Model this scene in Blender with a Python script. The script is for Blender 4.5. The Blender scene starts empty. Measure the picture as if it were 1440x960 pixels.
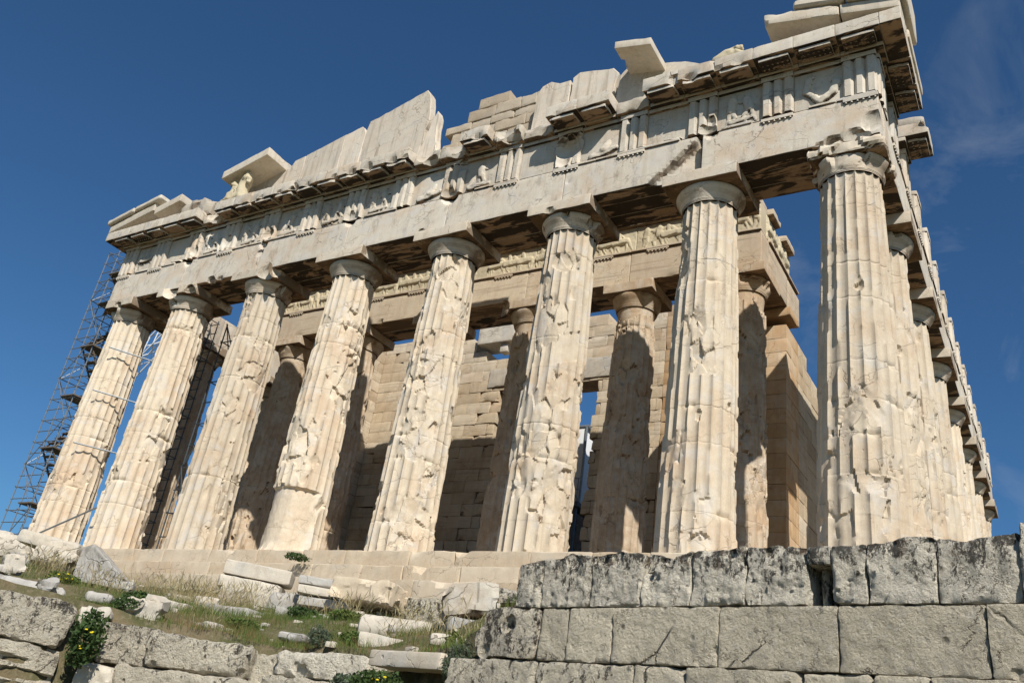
import bpy, math, random
import numpy as np
from mathutils import Matrix, Vector

SC = bpy.context.scene
COL = SC.collection
rnd = random.Random(11)

# ------------------------------------------------------------------ camera
cam = bpy.data.cameras.new('camera')
cam.sensor_width = 36.0
cam.lens = 1226.7 / 1440.0 * 36.0
cam.clip_start = 0.1
cam.clip_end = 20000.0
camo = bpy.data.objects.new('camera', cam)
COL.objects.link(camo)
CAMP = np.array([17.8407, -19.0990, -4.7297])
yaw, pit, rol = -0.597385, 0.450809, 0.153576
_f = Vector((math.sin(yaw) * math.cos(pit), math.cos(yaw) * math.cos(pit), math.sin(pit)))
_r = Vector((math.cos(yaw), -math.sin(yaw), 0))
_u = _r.cross(_f)
_r2 = _r * math.cos(rol) + _u * math.sin(rol)
_u2 = -_r * math.sin(rol) + _u * math.cos(rol)
M = Matrix((( _r2.x, _u2.x, -_f.x, CAMP[0]), (_r2.y, _u2.y, -_f.y, CAMP[1]),
            (_r2.z, _u2.z, -_f.z, CAMP[2]), (0, 0, 0, 1)))
camo.matrix_world = M
SC.camera = camo

# ------------------------------------------------------------------ sky and sun
SUN = Vector((1.1, -1.0, 1.35)).normalized()
world = bpy.data.worlds.new('World')
SC.world = world
world.use_nodes = True
wn = world.node_tree
bg = wn.nodes['Background']
sky = wn.nodes.new('ShaderNodeTexSky')
sky.sky_type = 'NISHITA'
sky.sun_disc = False
sky.sun_elevation = math.asin(SUN.z)
sky.sun_rotation = math.atan2(SUN.x, SUN.y) % (2 * math.pi)
sky.altitude = 150
sky.air_density = 1.0
sky.dust_density = 0.75
sky.ozone_density = 3.0
# thin high cloud wisps, laid out on the direction of the sky
geo = wn.nodes.new('ShaderNodeNewGeometry')
mp = wn.nodes.new('ShaderNodeMapping'); mp.inputs['Scale'].default_value = (7.0, 5.0, 9.0)
mp.inputs['Location'].default_value = (1.3, 0.4, 2.1)
cn = wn.nodes.new('ShaderNodeTexNoise'); cn.inputs['Scale'].default_value = 1.0
cn.inputs['Detail'].default_value = 6; cn.inputs['Roughness'].default_value = 0.62; cn.inputs['Distortion'].default_value = 0.5
cr = wn.nodes.new('ShaderNodeMapRange'); cr.inputs['From Min'].default_value = 0.53; cr.inputs['From Max'].default_value = 0.85
cr.inputs['To Max'].default_value = 0.34
# clouds gather towards the east-south-east side of the sky
dt = wn.nodes.new('ShaderNodeVectorMath'); dt.operation = 'DOT_PRODUCT'
dt.inputs[1].default_value = (-0.02, 0.86, 0.50)
tf = wn.nodes.new('ShaderNodeMapRange'); tf.inputs['From Min'].default_value = 0.93; tf.inputs['From Max'].default_value = 1.0
mul = wn.nodes.new('ShaderNodeMath'); mul.operation = 'MULTIPLY'
mx = wn.nodes.new('ShaderNodeMix'); mx.data_type = 'RGBA'
mx.inputs['B'].default_value = (6.5, 7.0, 7.6, 1)
tint = wn.nodes.new('ShaderNodeMix'); tint.data_type = 'RGBA'; tint.blend_type = 'MULTIPLY'; tint.inputs['Factor'].default_value = 1.0
tint.inputs['B'].default_value = (0.50, 0.86, 1.12, 1)
L = wn.links.new
L(geo.outputs['Incoming'], mp.inputs['Vector']); L(mp.outputs[0], cn.inputs['Vector'])
L(cn.outputs['Fac'], cr.inputs['Value'])
neg = wn.nodes.new('ShaderNodeVectorMath'); neg.operation = 'SCALE'; neg.inputs['Scale'].default_value = -1.0
L(geo.outputs['Incoming'], neg.inputs[0]); L(neg.outputs[0], dt.inputs[0]); L(dt.outputs['Value'], tf.inputs['Value'])
L(cr.outputs[0], mul.inputs[0]); L(tf.outputs[0], mul.inputs[1])
L(sky.outputs[0], tint.inputs['A']); L(tint.outputs['Result'], mx.inputs['A'])
L(mul.outputs[0], mx.inputs['Factor']); L(mx.outputs['Result'], bg.inputs['Color'])
bg.inputs['Strength'].default_value = 0.066

sl = bpy.data.lights.new('sun', 'SUN'); sl.energy = 5.0; sl.angle = math.radians(0.5); sl.color = (1.0, 0.945, 0.86)
so = bpy.data.objects.new('sun', sl); COL.objects.link(so)
so.rotation_euler = (-SUN).to_track_quat('-Z', 'Y').to_euler(); so.location = (30, -40, 40)
SC.view_settings.view_transform = 'Standard'
SC.view_settings.look = 'None'
SC.view_settings.exposure = 0.24
SC.view_settings.gamma = 1.0
SC.view_settings.use_curve_mapping = False
SC.cycles.max_bounces = 6
SC.cycles.diffuse_bounces = 4

# ------------------------------------------------------------------ numpy noise
def _h(i, j, k, s):
    n = (i.astype(np.int64) * 374761393 + j.astype(np.int64) * 668265263 + k.astype(np.int64) * 2147483647 + int(s) * 974634777) & 0xffffffff
    n = ((n ^ (n >> 13)) * 1274126177) & 0xffffffff
    n = ((n ^ (n >> 16)) * 2246822519) & 0xffffffff
    n = n ^ (n >> 15)
    return (n & 0xffffff) / float(0xffffff)

def vn(P, s=0):
    P = np.asarray(P, float); I = np.floor(P).astype(np.int64); F = P - I
    F = F * F * F * (F * (F * 6 - 15) + 10)
    i, j, k = I.T; x, y, z = F.T
    def c(a, b, d): return _h(i + a, j + b, k + d, s)
    x00 = c(0,0,0) * (1 - x) + c(1,0,0) * x; x10 = c(0,1,0) * (1 - x) + c(1,1,0) * x
    x01 = c(0,0,1) * (1 - x) + c(1,0,1) * x; x11 = c(0,1,1) * (1 - x) + c(1,1,1) * x
    return (x00 * (1 - y) + x10 * y) * (1 - z) + (x01 * (1 - y) + x11 * y) * z

def fbm(P, o=4, s=0, g=0.5):
    a = 1.0; t = 0; r = 0; P = np.asarray(P, float)
    for q in range(o):
        r = r + a * vn(P, s + q * 17); t += a; a *= g; P = P * 2.03 + 11.7
    return r / t

def worley(P, s=0):
    """distance to the nearest cell point, that cell's own random numbers, and the offset from it"""
    P = np.asarray(P, float); I = np.floor(P).astype(np.int64)
    best = np.full(len(P), 9.0); idn = np.zeros(len(P)); off = np.zeros_like(P)
    for a in (-1, 0, 1):
        for b in (-1, 0, 1):
            for c in (-1, 0, 1):
                i = I[:, 0] + a; j = I[:, 1] + b; k = I[:, 2] + c
                q = np.stack([i + _h(i, j, k, s), j + _h(i, j, k, s + 1), k + _h(i, j, k, s + 2)], 1)
                d = np.linalg.norm(P - q, axis=1); m = d < best
                best[m] = d[m]; idn[m] = _h(i, j, k, s + 3)[m]; off[m] = (P - q)[m]
    return best, idn, off

def sst(a, b, x):
    t = np.clip((x - a) / (b - a), 0, 1); return t * t * (3 - 2 * t)

# ------------------------------------------------------------------ mesh helpers
def emit(name, V, F, mat, parent=None, loc=(0, 0, 0), sharp=40, smooth=True, rot=None, tone=None):
    V = np.asarray(V, np.float32)
    if isinstance(F, np.ndarray): F = [F]
    F = [f for f in F if len(f)]
    me = bpy.data.meshes.new(name)
    me.vertices.add(len(V)); me.vertices.foreach_set('co', V.ravel())
    lv = np.concatenate([f.ravel() for f in F]).astype(np.int32)
    cnt = np.concatenate([np.full(len(f), f.shape[1]) for f in F]).astype(np.int32)
    me.loops.add(len(lv)); me.loops.foreach_set('vertex_index', lv)
    me.polygons.add(len(cnt)); st = np.concatenate([[0], np.cumsum(cnt)[:-1]]).astype(np.int32)
    me.polygons.foreach_set('loop_start', st)
    me.polygons.foreach_set('use_smooth', np.full(len(cnt), smooth))
    me.update(calc_edges=True); me.validate()
    if smooth and sharp: me.set_sharp_from_angle(angle=math.radians(sharp))
    if mat: me.materials.append(mat)
    if tone is not None:                                  # each block of a wall has its own shade of stone
        at = me.attributes.new('tone', 'FLOAT', 'POINT'); at.data.foreach_set('value', np.asarray(tone, np.float32))
    o = bpy.data.objects.new(name, me); COL.objects.link(o)
    o.location = loc
    if rot: o.rotation_euler = rot
    if parent: o.parent = parent
    return o

def tag(o, label=None, cat=None, group=None, kind=None):
    if label: o['label'] = label
    if cat: o['category'] = cat
    if group: o['group'] = group
    if kind: o['kind'] = kind
    return o

def empty(name, loc=(0, 0, 0), rz=0.0, **k):
    o = bpy.data.objects.new(name, None); COL.objects.link(o); o.location = loc; o.rotation_euler = (0, 0, rz)
    o.empty_display_size = 0.3
    return tag(o, **k)

def grid_f(nu, nv, wrap=False, base=0):
    u = np.arange(nu if wrap else nu - 1); v = np.arange(nv - 1)
    U, W = np.meshgrid(u, v, indexing='ij'); U2 = (U + 1) % nu
    return base + np.stack([U * nv + W, U2 * nv + W, U2 * nv + W + 1, U * nv + W + 1], -1).reshape(-1, 4)

def axis_pts(h, res, e):
    n = max(1, int(round((2 * h - 2 * e) / res)))
    return np.unique(np.round(np.concatenate([[-h], np.linspace(-h + e, h - e, n + 1), [h]]), 5))

def stone(sx, sy, sz, res=0.2, r0=0.012, rv=0.0, amp=0.0, seed=0, warp=0.0, wf=1.0, facets=0.0, origin=(0, 0, 0), rf=2.0, af=5.0):
    """a worn block centred on the origin: edges rounded by a varying radius, faces roughened"""
    hs = np.array([sx, sy, sz]) / 2.0
    e = min(max(r0 * 1.5, 0.006), hs.min() * 0.5)
    ax = [axis_pts(h, res, e) for h in hs]
    Vs = []; Fs = []; base = 0
    for d in range(3):
        a, b = [q for q in range(3) if q != d]
        for sg in (-1, 1):
            A, B = np.meshgrid(ax[a], ax[b], indexing='ij')
            P = np.zeros(A.shape + (3,)); P[..., a] = A; P[..., b] = B; P[..., d] = sg * hs[d]
            f = grid_f(len(ax[a]), len(ax[b]), base=base)
            if (sg > 0) == (d == 1): f = f[:, ::-1]
            Vs.append(P.reshape(-1, 3)); Fs.append(f); base += A.size
    V = np.concatenate(Vs); F = np.concatenate(Fs)
    k = np.round(V, 4); _, ui, inv = np.unique(k, axis=0, return_index=True, return_inverse=True)
    V = V[ui]; F = inv.reshape(-1)[F]
    N = V + np.array(origin) + seed * 7.31
    r = np.full(len(V), float(r0))
    if rv: r = r + rv * sst(0.45, 0.85, fbm(N * rf, 3, seed))
    r = np.minimum(r, hs.min() * 0.95)[:, None]
    Q = np.clip(V, -(hs - r), hs - r); D = V - Q; ln = np.maximum(np.linalg.norm(D, axis=1, keepdims=True), 1e-6)
    n = D / ln
    V = Q + n * r
    if amp: V = V + n * (fbm(N * af, 4, seed + 5)[:, None] - 0.5) * 2 * amp
    if facets:
        d, idn, off = worley(N * 2.2 / max(hs.max(), .3), seed + 9)
        V = V - n * ((idn - 0.5) * facets)[:, None]
    if warp:
        w = np.stack([fbm(N * wf + 3.1 * q, 2, seed + 20 + q) for q in range(3)], 1) - 0.5
        V = V + w * 2 * warp
    return V, F

def bite(V, bites, ns=3.5, na=0.2):
    """knock spherical lumps out of a block"""
    for q, (x, y, z, R) in enumerate(bites):
        c = np.array([x, y, z]); D = V - c; d = np.linalg.norm(D, axis=1)
        m = d < R * 1.4
        if not m.any(): continue
        P = V[m]; dm = np.maximum(d[m], 1e-4)
        Re = R * (1 + na * (fbm(P * ns / max(R, .15) * .4, 3, 77 + q) - 0.5) * 2)
        mm = dm < Re
        P[mm] = c + D[m][mm] / dm[mm][:, None] * Re[mm][:, None]
        V[m] = P
    return V

JC = []
def join(parts):
    Vs = []; Fq = []; Ft = []; b = 0
    JC.clear(); JC.extend(len(p[0]) for p in parts)
    for V, F in parts:
        F = F if isinstance(F, list) else [F]
        for f in F:
            if len(f) == 0: continue
            (Fq if f.shape[1] == 4 else Ft).append(f + b)
        Vs.append(V); b += len(V)
    return np.concatenate(Vs), [np.concatenate(q) for q in (Fq, Ft) if q]

def tones(seed, amt=1.0):
    rs = np.random.RandomState(seed); return np.concatenate([np.full(n, rs.uniform(-amt, amt)) for n in JC])

def rot_z(V, a):
    c, s = math.cos(a), math.sin(a); return np.stack([V[:, 0] * c - V[:, 1] * s, V[:, 0] * s + V[:, 1] * c, V[:, 2]], 1)
def rot_x(V, a):
    c, s = math.cos(a), math.sin(a); return np.stack([V[:, 0], V[:, 1] * c - V[:, 2] * s, V[:, 1] * s + V[:, 2] * c], 1)
def rot_y(V, a):
    c, s = math.cos(a), math.sin(a); return np.stack([V[:, 0] * c + V[:, 2] * s, V[:, 1], -V[:, 0] * s + V[:, 2] * c], 1)

def box(x0, x1, y0, y1, z0, z1, **k):
    V, F = stone(x1 - x0, y1 - y0, z1 - z0, origin=((x0 + x1) / 2, (y0 + y1) / 2, (z0 + z1) / 2), **k)
    return V + np.array([(x0 + x1) / 2, (y0 + y1) / 2, (z0 + z1) / 2]), F

def slab(poly, y0, y1, res=0.15, jit=0.02, seed=0):
    """a standing slab of real thickness with a broken outline in the x-z plane"""
    pts = []
    for i in range(len(poly)):
        a = np.array(poly[i], float); b = np.array(poly[(i + 1) % len(poly)], float)
        n = max(1, int(np.linalg.norm(b - a) / res))
        for t in range(n): pts.append(a + (b - a) * t / n)
    pts = np.array(pts); n = len(pts)
    P3 = np.stack([pts[:, 0], np.zeros(n), pts[:, 1]], 1)
    pts = pts + (np.stack([vn(P3 * 4, seed), vn(P3 * 4, seed + 1)], 1) - 0.5) * 2 * jit
    cen = pts.mean(0)
    inn = pts + (cen - pts) / np.linalg.norm(cen - pts, axis=1, keepdims=True) * 0.025
    rings = [np.stack([inn[:, 0], np.full(n, y0), inn[:, 1]], 1), np.stack([pts[:, 0], np.full(n, y0 + .025), pts[:, 1]], 1),
             np.stack([pts[:, 0], np.full(n, y1 - .025), pts[:, 1]], 1), np.stack([inn[:, 0], np.full(n, y1), inn[:, 1]], 1)]
    V = np.concatenate(rings)
    F = []
    for r in range(3):
        i = np.arange(n); j = (i + 1) % n
        F.append(np.stack([r * n + i, r * n + j, (r + 1) * n + j, (r + 1) * n + i], 1))
    from mathutils.geometry import tessellate_polygon
    T = np.array(tessellate_polygon([[Vector((p[0], p[1], 0)) for p in inn]]))
    return V, [np.concatenate(F), np.concatenate([T, T[:, ::-1] + 3 * n])]

def tube(p, q, r=0.025, n=6):
    p = np.array(p, float); q = np.array(q, float); d = q - p; d /= max(np.linalg.norm(d), 1e-6)
    a = np.cross(d, (0, 0, 1.0) if abs(d[2]) < .9 else (1.0, 0, 0)); a /= np.linalg.norm(a); b = np.cross(d, a)
    th = np.arange(n) / n * 2 * np.pi
    c = (np.cos(th)[:, None] * a + np.sin(th)[:, None] * b) * r
    V = np.concatenate([p + c, q + c]); i = np.arange(n); j = (i + 1) % n
    F = np.stack([i, j, n + j, n + i], 1)
    cap = [np.array([[0, k + 1, k] for k in range(1, n - 1)]), np.array([[n, n + k, n + k + 1] for k in range(1, n - 1)])]
    return V, [F, np.concatenate(cap)]

# ------------------------------------------------------------------ materials
class NT:
    def __init__(s, name):
        s.m = bpy.data.materials.new(name); s.m.use_nodes = True; s.t = s.m.node_tree
        s.b = s.t.nodes['Principled BSDF']
        s.b.inputs['Specular IOR Level'].default_value = 0.25
        s.g = s.n('NewGeometry'); s.oi = s.n('ObjectInfo')
        s.P = s.g.outputs['Position']
    def n(s, t): return s.t.nodes.new('ShaderNode' + t)
    def set(s, sock, v):
        if hasattr(v, 'is_output') or hasattr(v, 'links'): s.t.links.new(v, sock)
        else: sock.default_value = v
    def vm(s, op, a, b=None):
        n = s.n('VectorMath'); n.operation = op; s.set(n.inputs[0], a)
        if b is not None: s.set(n.inputs['Scale' if op == 'SCALE' else 1], b)
        return n.outputs['Value' if op in ('DOT_PRODUCT', 'LENGTH') else 0]
    def ma(s, op, a, b=0.0, cl=False):
        n = s.n('Math'); n.operation = op; n.use_clamp = cl; s.set(n.inputs[0], a); s.set(n.inputs[1], b); return n.outputs[0]
    def noise(s, vec, sc, det=4, ro=0.55, dist=0.0):
        n = s.n('TexNoise'); s.set(n.inputs['Vector'], vec); n.inputs['Scale'].default_value = sc
        n.inputs['Detail'].default_value = det; n.inputs['Roughness'].default_value = ro; n.inputs['Distortion'].default_value = dist
        return n.outputs['Fac']
    def vor(s, vec, sc, feat='F1', out='Distance'):
        n = s.n('TexVoronoi'); n.feature = feat; s.set(n.inputs['Vector'], vec); n.inputs['Scale'].default_value = sc
        return n.outputs[out]
    def mr(s, v, a, b, c=0.0, d=1.0):
        n = s.n('MapRange'); s.set(n.inputs['Value'], v); n.inputs['From Min'].default_value = a; n.inputs['From Max'].default_value = b
        n.inputs['To Min'].default_value = c; n.inputs['To Max'].default_value = d; return n.outputs[0]
    def mix(s, f, a, b, mode='MIX'):
        n = s.n('Mix'); n.data_type = 'RGBA'; n.blend_type = mode; s.set(n.inputs['Factor'], f)
        s.set(n.inputs['A'], a if not isinstance(a, tuple) else a + (1,)); s.set(n.inputs['B'], b if not isinstance(b, tuple) else b + (1,))
        return n.outputs['Result']
    def stretch(s, vec, sc):
        n = s.n('Mapping'); s.set(n.inputs['Vector'], vec); n.inputs['Scale'].default_value = sc; return n.outputs[0]

def marble(name, c1, c2, pat=(0.40, 0.22, 0.10), pat_a=0.5, grey=(0.42, 0.41, 0.38), grey_a=0.4, crack=0.5, streak=0.35,
           crust=0.0, bump=0.5, rough=0.85, dark=0.0, fine=1.0, beds=0.0, lee_shade=0.0):
    t = NT(name)
    P = t.vm('ADD', t.P, t.vm('SCALE', (13.7, 7.1, 3.3), t.oi.outputs['Random']))
    nA = t.noise(P, 0.7, 5, 0.6); nB = t.noise(P, 3.2, 7, 0.65, 0.4); nC = t.noise(P, 1.6, 6, 0.6, 0.8)
    st = t.noise(t.stretch(P, (5.5, 5.5, 0.45)), 1.0, 5, 0.65); fn = t.noise(P, 34.0 * fine, 4, 0.7)
    col = t.mix(t.mr(nB, 0.32, 0.68), c1, c2)
    col = t.mix(t.mr(nA, 0.48, 0.70, 0, pat_a), col, pat)
    if grey_a: col = t.mix(t.mr(nC, 0.50, 0.66, 0, grey_a), col, grey)
    col = t.mix(t.mr(st, 0.50, 0.74, 0, streak), col, t.mix(0.5, pat, (0.12, 0.10, 0.08)))
    col = t.mix(t.mr(fn, 0.25, 0.75, 0.0, 0.22), col, (0.10, 0.085, 0.07))
    tone = t.mr(t.oi.outputs['Random'], 0, 1, 0.90, 1.10)
    col = t.mix(1.0, col, t.vm('SCALE', (1.0, 1.0, 1.0), tone), 'MULTIPLY')
    at = t.n('Attribute'); at.attribute_name = 'tone'
    col = t.mix(t.mr(at.outputs['Fac'], 0, 1, 0, .32), col, tuple(v * .55 for v in pat)); col = t.mix(t.mr(at.outputs['Fac'], 0, -1, 0, .30), col, (0.66, 0.60, 0.50))
    # hairline cracks and bedding veins
    wv = t.vm('ADD', t.stretch(P, (1.0, 1.0, 1.7)), t.vm('SCALE', t.vm('ADD', (-.5, -.5, -.5), t.vm('SCALE', (1, 1, 1), t.noise(P, 2.2, 3))), 1.1))
    cd = t.vor(wv, 1.15, 'DISTANCE_TO_EDGE'); msk = t.mr(t.noise(P, 0.9, 2), 0.46, 0.60)
    ck = t.ma('MULTIPLY', t.mr(cd, 0.0, 0.020, 1.0, 0.0), msk)
    if crack: col = t.mix(t.ma('MULTIPLY', ck, crack), col, (0.10, 0.07, 0.045))
    h = t.ma('ADD', t.ma('ADD', t.ma('MULTIPLY', nB, 0.07), t.ma('MULTIPLY', fn, 0.16)), t.ma('MULTIPLY', t.noise(P, 13.0, 6, 0.75), 0.20))
    if beds:
        bd = t.noise(t.stretch(P, (0.35, 0.35, 9.0)), 1.0, 3, 0.6)
        col = t.mix(t.mr(bd, 0.56, 0.68, 0, beds), col, (0.16, 0.11, 0.07)); h = t.ma('SUBTRACT', h, t.mr(bd, 0.56, 0.66, 0, 0.5 * beds))
    h = t.ma('SUBTRACT', h, t.ma('MULTIPLY', ck, 0.35))
    pits = t.mr(t.vor(P, 6.0), 0.03, 0.16, 1.0, 0.0); pm = t.mr(t.noise(P, 1.4, 2), 0.55, 0.62)
    h = t.ma('SUBTRACT', h, t.ma('MULTIPLY', pits, t.ma('MULTIPLY', pm, 0.5)))
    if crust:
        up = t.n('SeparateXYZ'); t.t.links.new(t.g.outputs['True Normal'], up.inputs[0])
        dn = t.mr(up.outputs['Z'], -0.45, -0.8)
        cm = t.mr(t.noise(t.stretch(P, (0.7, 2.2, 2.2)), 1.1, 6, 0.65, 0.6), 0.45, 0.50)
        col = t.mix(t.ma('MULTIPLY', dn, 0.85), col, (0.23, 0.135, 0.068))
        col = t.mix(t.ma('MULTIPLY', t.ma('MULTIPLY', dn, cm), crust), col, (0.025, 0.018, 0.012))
    if lee_shade:                                               # brown and black crust patches that also paint shade onto faces not turned west
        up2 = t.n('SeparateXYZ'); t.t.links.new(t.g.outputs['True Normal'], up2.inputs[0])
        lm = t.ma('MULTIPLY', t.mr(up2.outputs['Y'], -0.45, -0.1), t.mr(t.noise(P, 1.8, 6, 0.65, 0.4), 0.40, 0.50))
        col = t.mix(t.ma('MULTIPLY', lm, lee_shade), col, (0.14, 0.085, 0.045))
    if dark:
        dm = t.mr(t.noise(t.stretch(P, (1.6, 1.6, 0.8)), 1.6, 9, 0.75, 0.3), 0.54, 0.62)
        col = t.mix(t.ma('MULTIPLY', dm, dark), col, (0.07, 0.055, 0.04))
    t.set(t.b.inputs['Base Color'], col); t.b.inputs['Roughness'].default_value = rough
    bp = t.n('Bump'); bp.inputs['Strength'].default_value = min(1.0, bump * 1.25); bp.inputs['Distance'].default_value = 0.035
    t.set(bp.inputs['Height'], h); t.t.links.new(bp.outputs[0], t.b.inputs['Normal'])
    return t.m

M_COL = marble('column_marble', (0.67, 0.575, 0.44), (0.58, 0.485, 0.36), (0.50, 0.34, 0.21), 0.58, (0.60, 0.57, 0.52), 0.6, 0.5, 0.42, 0.0, 0.5, dark=0.10)
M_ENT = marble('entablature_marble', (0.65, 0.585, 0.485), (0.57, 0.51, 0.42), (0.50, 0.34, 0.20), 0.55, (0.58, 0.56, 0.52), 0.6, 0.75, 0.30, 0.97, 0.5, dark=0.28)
M_NEW = marble('new_marble', (0.66, 0.59, 0.48), (0.58, 0.51, 0.41), (0.50, 0.37, 0.24), 0.35, (0.58, 0.56, 0.52), 0.4, 0.4, 0.35, 0.0, 0.35, dark=0.12)
M_CAP = marble('capital_marble', (0.66, 0.58, 0.46), (0.57, 0.49, 0.38), (0.46, 0.31, 0.19), 0.40, (0.60, 0.57, 0.52), 0.4, 0.5, 0.25, 0.9, 0.4, lee_shade=0.75)
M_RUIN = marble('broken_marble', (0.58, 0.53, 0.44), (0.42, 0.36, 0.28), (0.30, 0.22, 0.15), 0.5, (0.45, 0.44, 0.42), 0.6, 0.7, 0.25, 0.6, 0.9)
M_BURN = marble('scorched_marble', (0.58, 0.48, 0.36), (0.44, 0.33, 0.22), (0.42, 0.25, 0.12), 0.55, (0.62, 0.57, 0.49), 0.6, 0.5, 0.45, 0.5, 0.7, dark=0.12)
M_WALL = marble('cella_marble', (0.60, 0.50, 0.36), (0.48, 0.39, 0.27), (0.44, 0.28, 0.15), 0.45, (0.50, 0.46, 0.39), 0.3, 0.5, 0.3, 0.3, 0.5, beds=0.25)
M_ANTA = marble('orange_marble', (0.58, 0.42, 0.25), (0.50, 0.32, 0.165), (0.46, 0.23, 0.08), 0.75, (0.56, 0.49, 0.38), 0.45, 0.4, 0.5, 0.3, 0.4)
M_REL = marble('relief_marble', (0.62, 0.54, 0.37), (0.55, 0.47, 0.32), (0.42, 0.30, 0.17), 0.25, (0.46, 0.43, 0.33), 0.3, 0.0, 0.15, 0.0, 0.3)
M_TYMP = marble('tympanum_marble', (0.67, 0.59, 0.48), (0.58, 0.50, 0.40), (0.46, 0.37, 0.27), 0.3, (0.57, 0.55, 0.50), 0.45, 0.5, 0.85, 0.0, 0.45)
M_STEP = marble('step_marble', (0.62, 0.52, 0.38), (0.52, 0.42, 0.30), (0.44, 0.29, 0.16), 0.5, (0.44, 0.40, 0.33), 0.4, 0.5, 0.25, 0.0, 0.5)
M_WHT = marble('pale_rubble_marble', (0.62, 0.56, 0.46), (0.48, 0.43, 0.35), (0.34, 0.27, 0.19), 0.4, (0.44, 0.43, 0.41), 0.5, 0.6, 0.15, 0.0, 0.8, dark=0.15)
M_GRY = marble('grey_rubble_marble', (0.46, 0.44, 0.40), (0.35, 0.33, 0.30), (0.30, 0.24, 0.18), 0.35, (0.40, 0.40, 0.39), 0.6, 0.6, 0.2, 0.0, 0.9, dark=0.45)
M_PARC = marble('porch_beam_marble', (0.62, 0.52, 0.38), (0.53, 0.43, 0.31), (0.46, 0.30, 0.18), 0.4, (0.56, 0.52, 0.45), 0.3, 0.5, 0.25, 0.6, 0.4, beds=0.35)
M_PORB = marble('porous_backing', (0.55, 0.46, 0.34), (0.45, 0.37, 0.27), (0.42, 0.30, 0.19), 0.3, (0.5, 0.46, 0.4), 0.3, 0.2, 0.2, 0.0, 1.0)

def poros(name, c1, c2, lich, lo, hi, bump=1.0, m0=0.555):
    """weathered foundation limestone: pits, tool marks, black and brown lichen patches"""
    t = NT(name)
    P = t.vm('ADD', t.P, t.vm('SCALE', (5.7, 9.1, 4.3), t.oi.outputs['Random']))
    n1 = t.noise(P, 2.0, 8, 0.65, 0.3); n2 = t.noise(P, 9.0, 8, 0.7); n3 = t.noise(P, 45.0, 5, 0.75)
    col = t.mix(t.mr(n1, 0.35, 0.65), c1, c2)
    col = t.mix(t.mr(n2, 0.45, 0.7, 0, 0.45), col, (0.60, 0.56, 0.48))
    col = t.mix(t.mr(n3, 0.45, 0.65, 0, 0.22), col, (0.12, 0.10, 0.08))
    tone = t.mr(t.oi.outputs['Random'], 0, 1, 0.98, 1.20)
    col = t.mix(1.0, col, t.vm('SCALE', (1.0, 0.99, 0.97), tone), 'MULTIPLY')
    sx = t.n('SeparateXYZ'); t.t.links.new(t.P, sx.inputs[0])
    hgt = t.mr(sx.outputs['Z'], lo, hi)
    ln = t.ma('ADD', t.noise(t.stretch(P, (1, 1, 0.55)), 9.0, 9, 0.80, 0.2), t.ma('MULTIPLY', hgt, 0.10 * lich))
    m1 = t.mr(ln, m0, m0 + .035); m2 = t.mr(t.ma('ADD', t.noise(P, 5.5, 9, 0.76), t.ma('MULTIPLY', hgt, 0.05 * lich)), 0.60, 0.67)
    col = t.mix(t.ma('MULTIPLY', m1, 0.92), col, (0.045, 0.040, 0.034))
    col = t.mix(t.ma('MULTIPLY', m2, 0.7 * min(lich, 1)), col, (0.11, 0.065, 0.035))
    wh = t.mr(t.noise(P, 14.0, 7, 0.8, 0.4), 0.54, 0.60)
    col = t.mix(t.ma('MULTIPLY', wh, 0.5), col, (0.74, 0.70, 0.61))
    sp = t.mr(t.noise(P, 30.0, 5, 0.8), 0.63, 0.67); col = t.mix(t.ma('MULTIPLY', sp, 0.7), col, (0.06, 0.05, 0.04))
    blo = t.mr(t.noise(P, 1.3, 9, 0.75, 0.5), 0.54, 0.66); col = t.mix(t.ma('MULTIPLY', blo, 0.26), col, (0.16, 0.155, 0.14))
    pit = t.mr(t.vor(t.vm('ADD', P, t.vm('SCALE', (1, 1, 1), t.ma('MULTIPLY', n2, 0.15))), 11.0), 0.05, 0.32, 1.0, 0.0)
    pit2 = t.mr(t.vor(P, 3.7), 0.03, 0.13, 1.0, 0.0)
    col = t.mix(t.ma('MULTIPLY', pit2, 0.6), col, (0.06, 0.05, 0.04))
    wv = t.vm('ADD', P, t.vm('SCALE', (1.0, .6, 1.4), t.ma('MULTIPLY', t.noise(P, 4.0, 5, 0.7), .6)))
    ck = t.ma('MULTIPLY', t.mr(t.vor(wv, 1.35, 'DISTANCE_TO_EDGE'), 0.0, 0.014, 1.0, 0.0), t.mr(t.noise(P, 1.1, 2), 0.50, 0.56))
    col = t.mix(t.ma('MULTIPLY', ck, .8), col, (0.05, 0.045, 0.04))
    h = t.ma('ADD', t.ma('ADD', t.ma('MULTIPLY', n2, 0.5), t.ma('MULTIPLY', n3, 0.35)), t.ma('MULTIPLY', t.noise(P, 19.0, 6, 0.8), 0.9))
    h = t.ma('SUBTRACT', h, t.ma('MULTIPLY', pit, 0.35)); h = t.ma('SUBTRACT', h, t.ma('ADD', t.ma('MULTIPLY', pit2, 0.8), t.ma('MULTIPLY', ck, 1.5)))
    t.set(t.b.inputs['Base Color'], col); t.b.inputs['Roughness'].default_value = 0.92
    bp = t.n('Bump'); bp.inputs['Strength'].default_value = bump; bp.inputs['Distance'].default_value = 0.11
    t.set(bp.inputs['Height'], h); t.t.links.new(bp.outputs[0], t.b.inputs['Normal'])
    return t.m
M_POR = poros('foundation_limestone', (0.84, 0.75, 0.58), (0.68, 0.61, 0.47), 0.0, -4, -3, m0=0.615)
M_PORT = poros('lichened_limestone', (0.84, 0.77, 0.63), (0.68, 0.63, 0.53), 1.3, -3.0, -2.62, 0.85, m0=0.60)
M_PORL = poros('rough_limestone', (0.82, 0.74, 0.58), (0.64, 0.575, 0.46), 1.0, -4.1, -3.5, m0=0.595)

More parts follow.
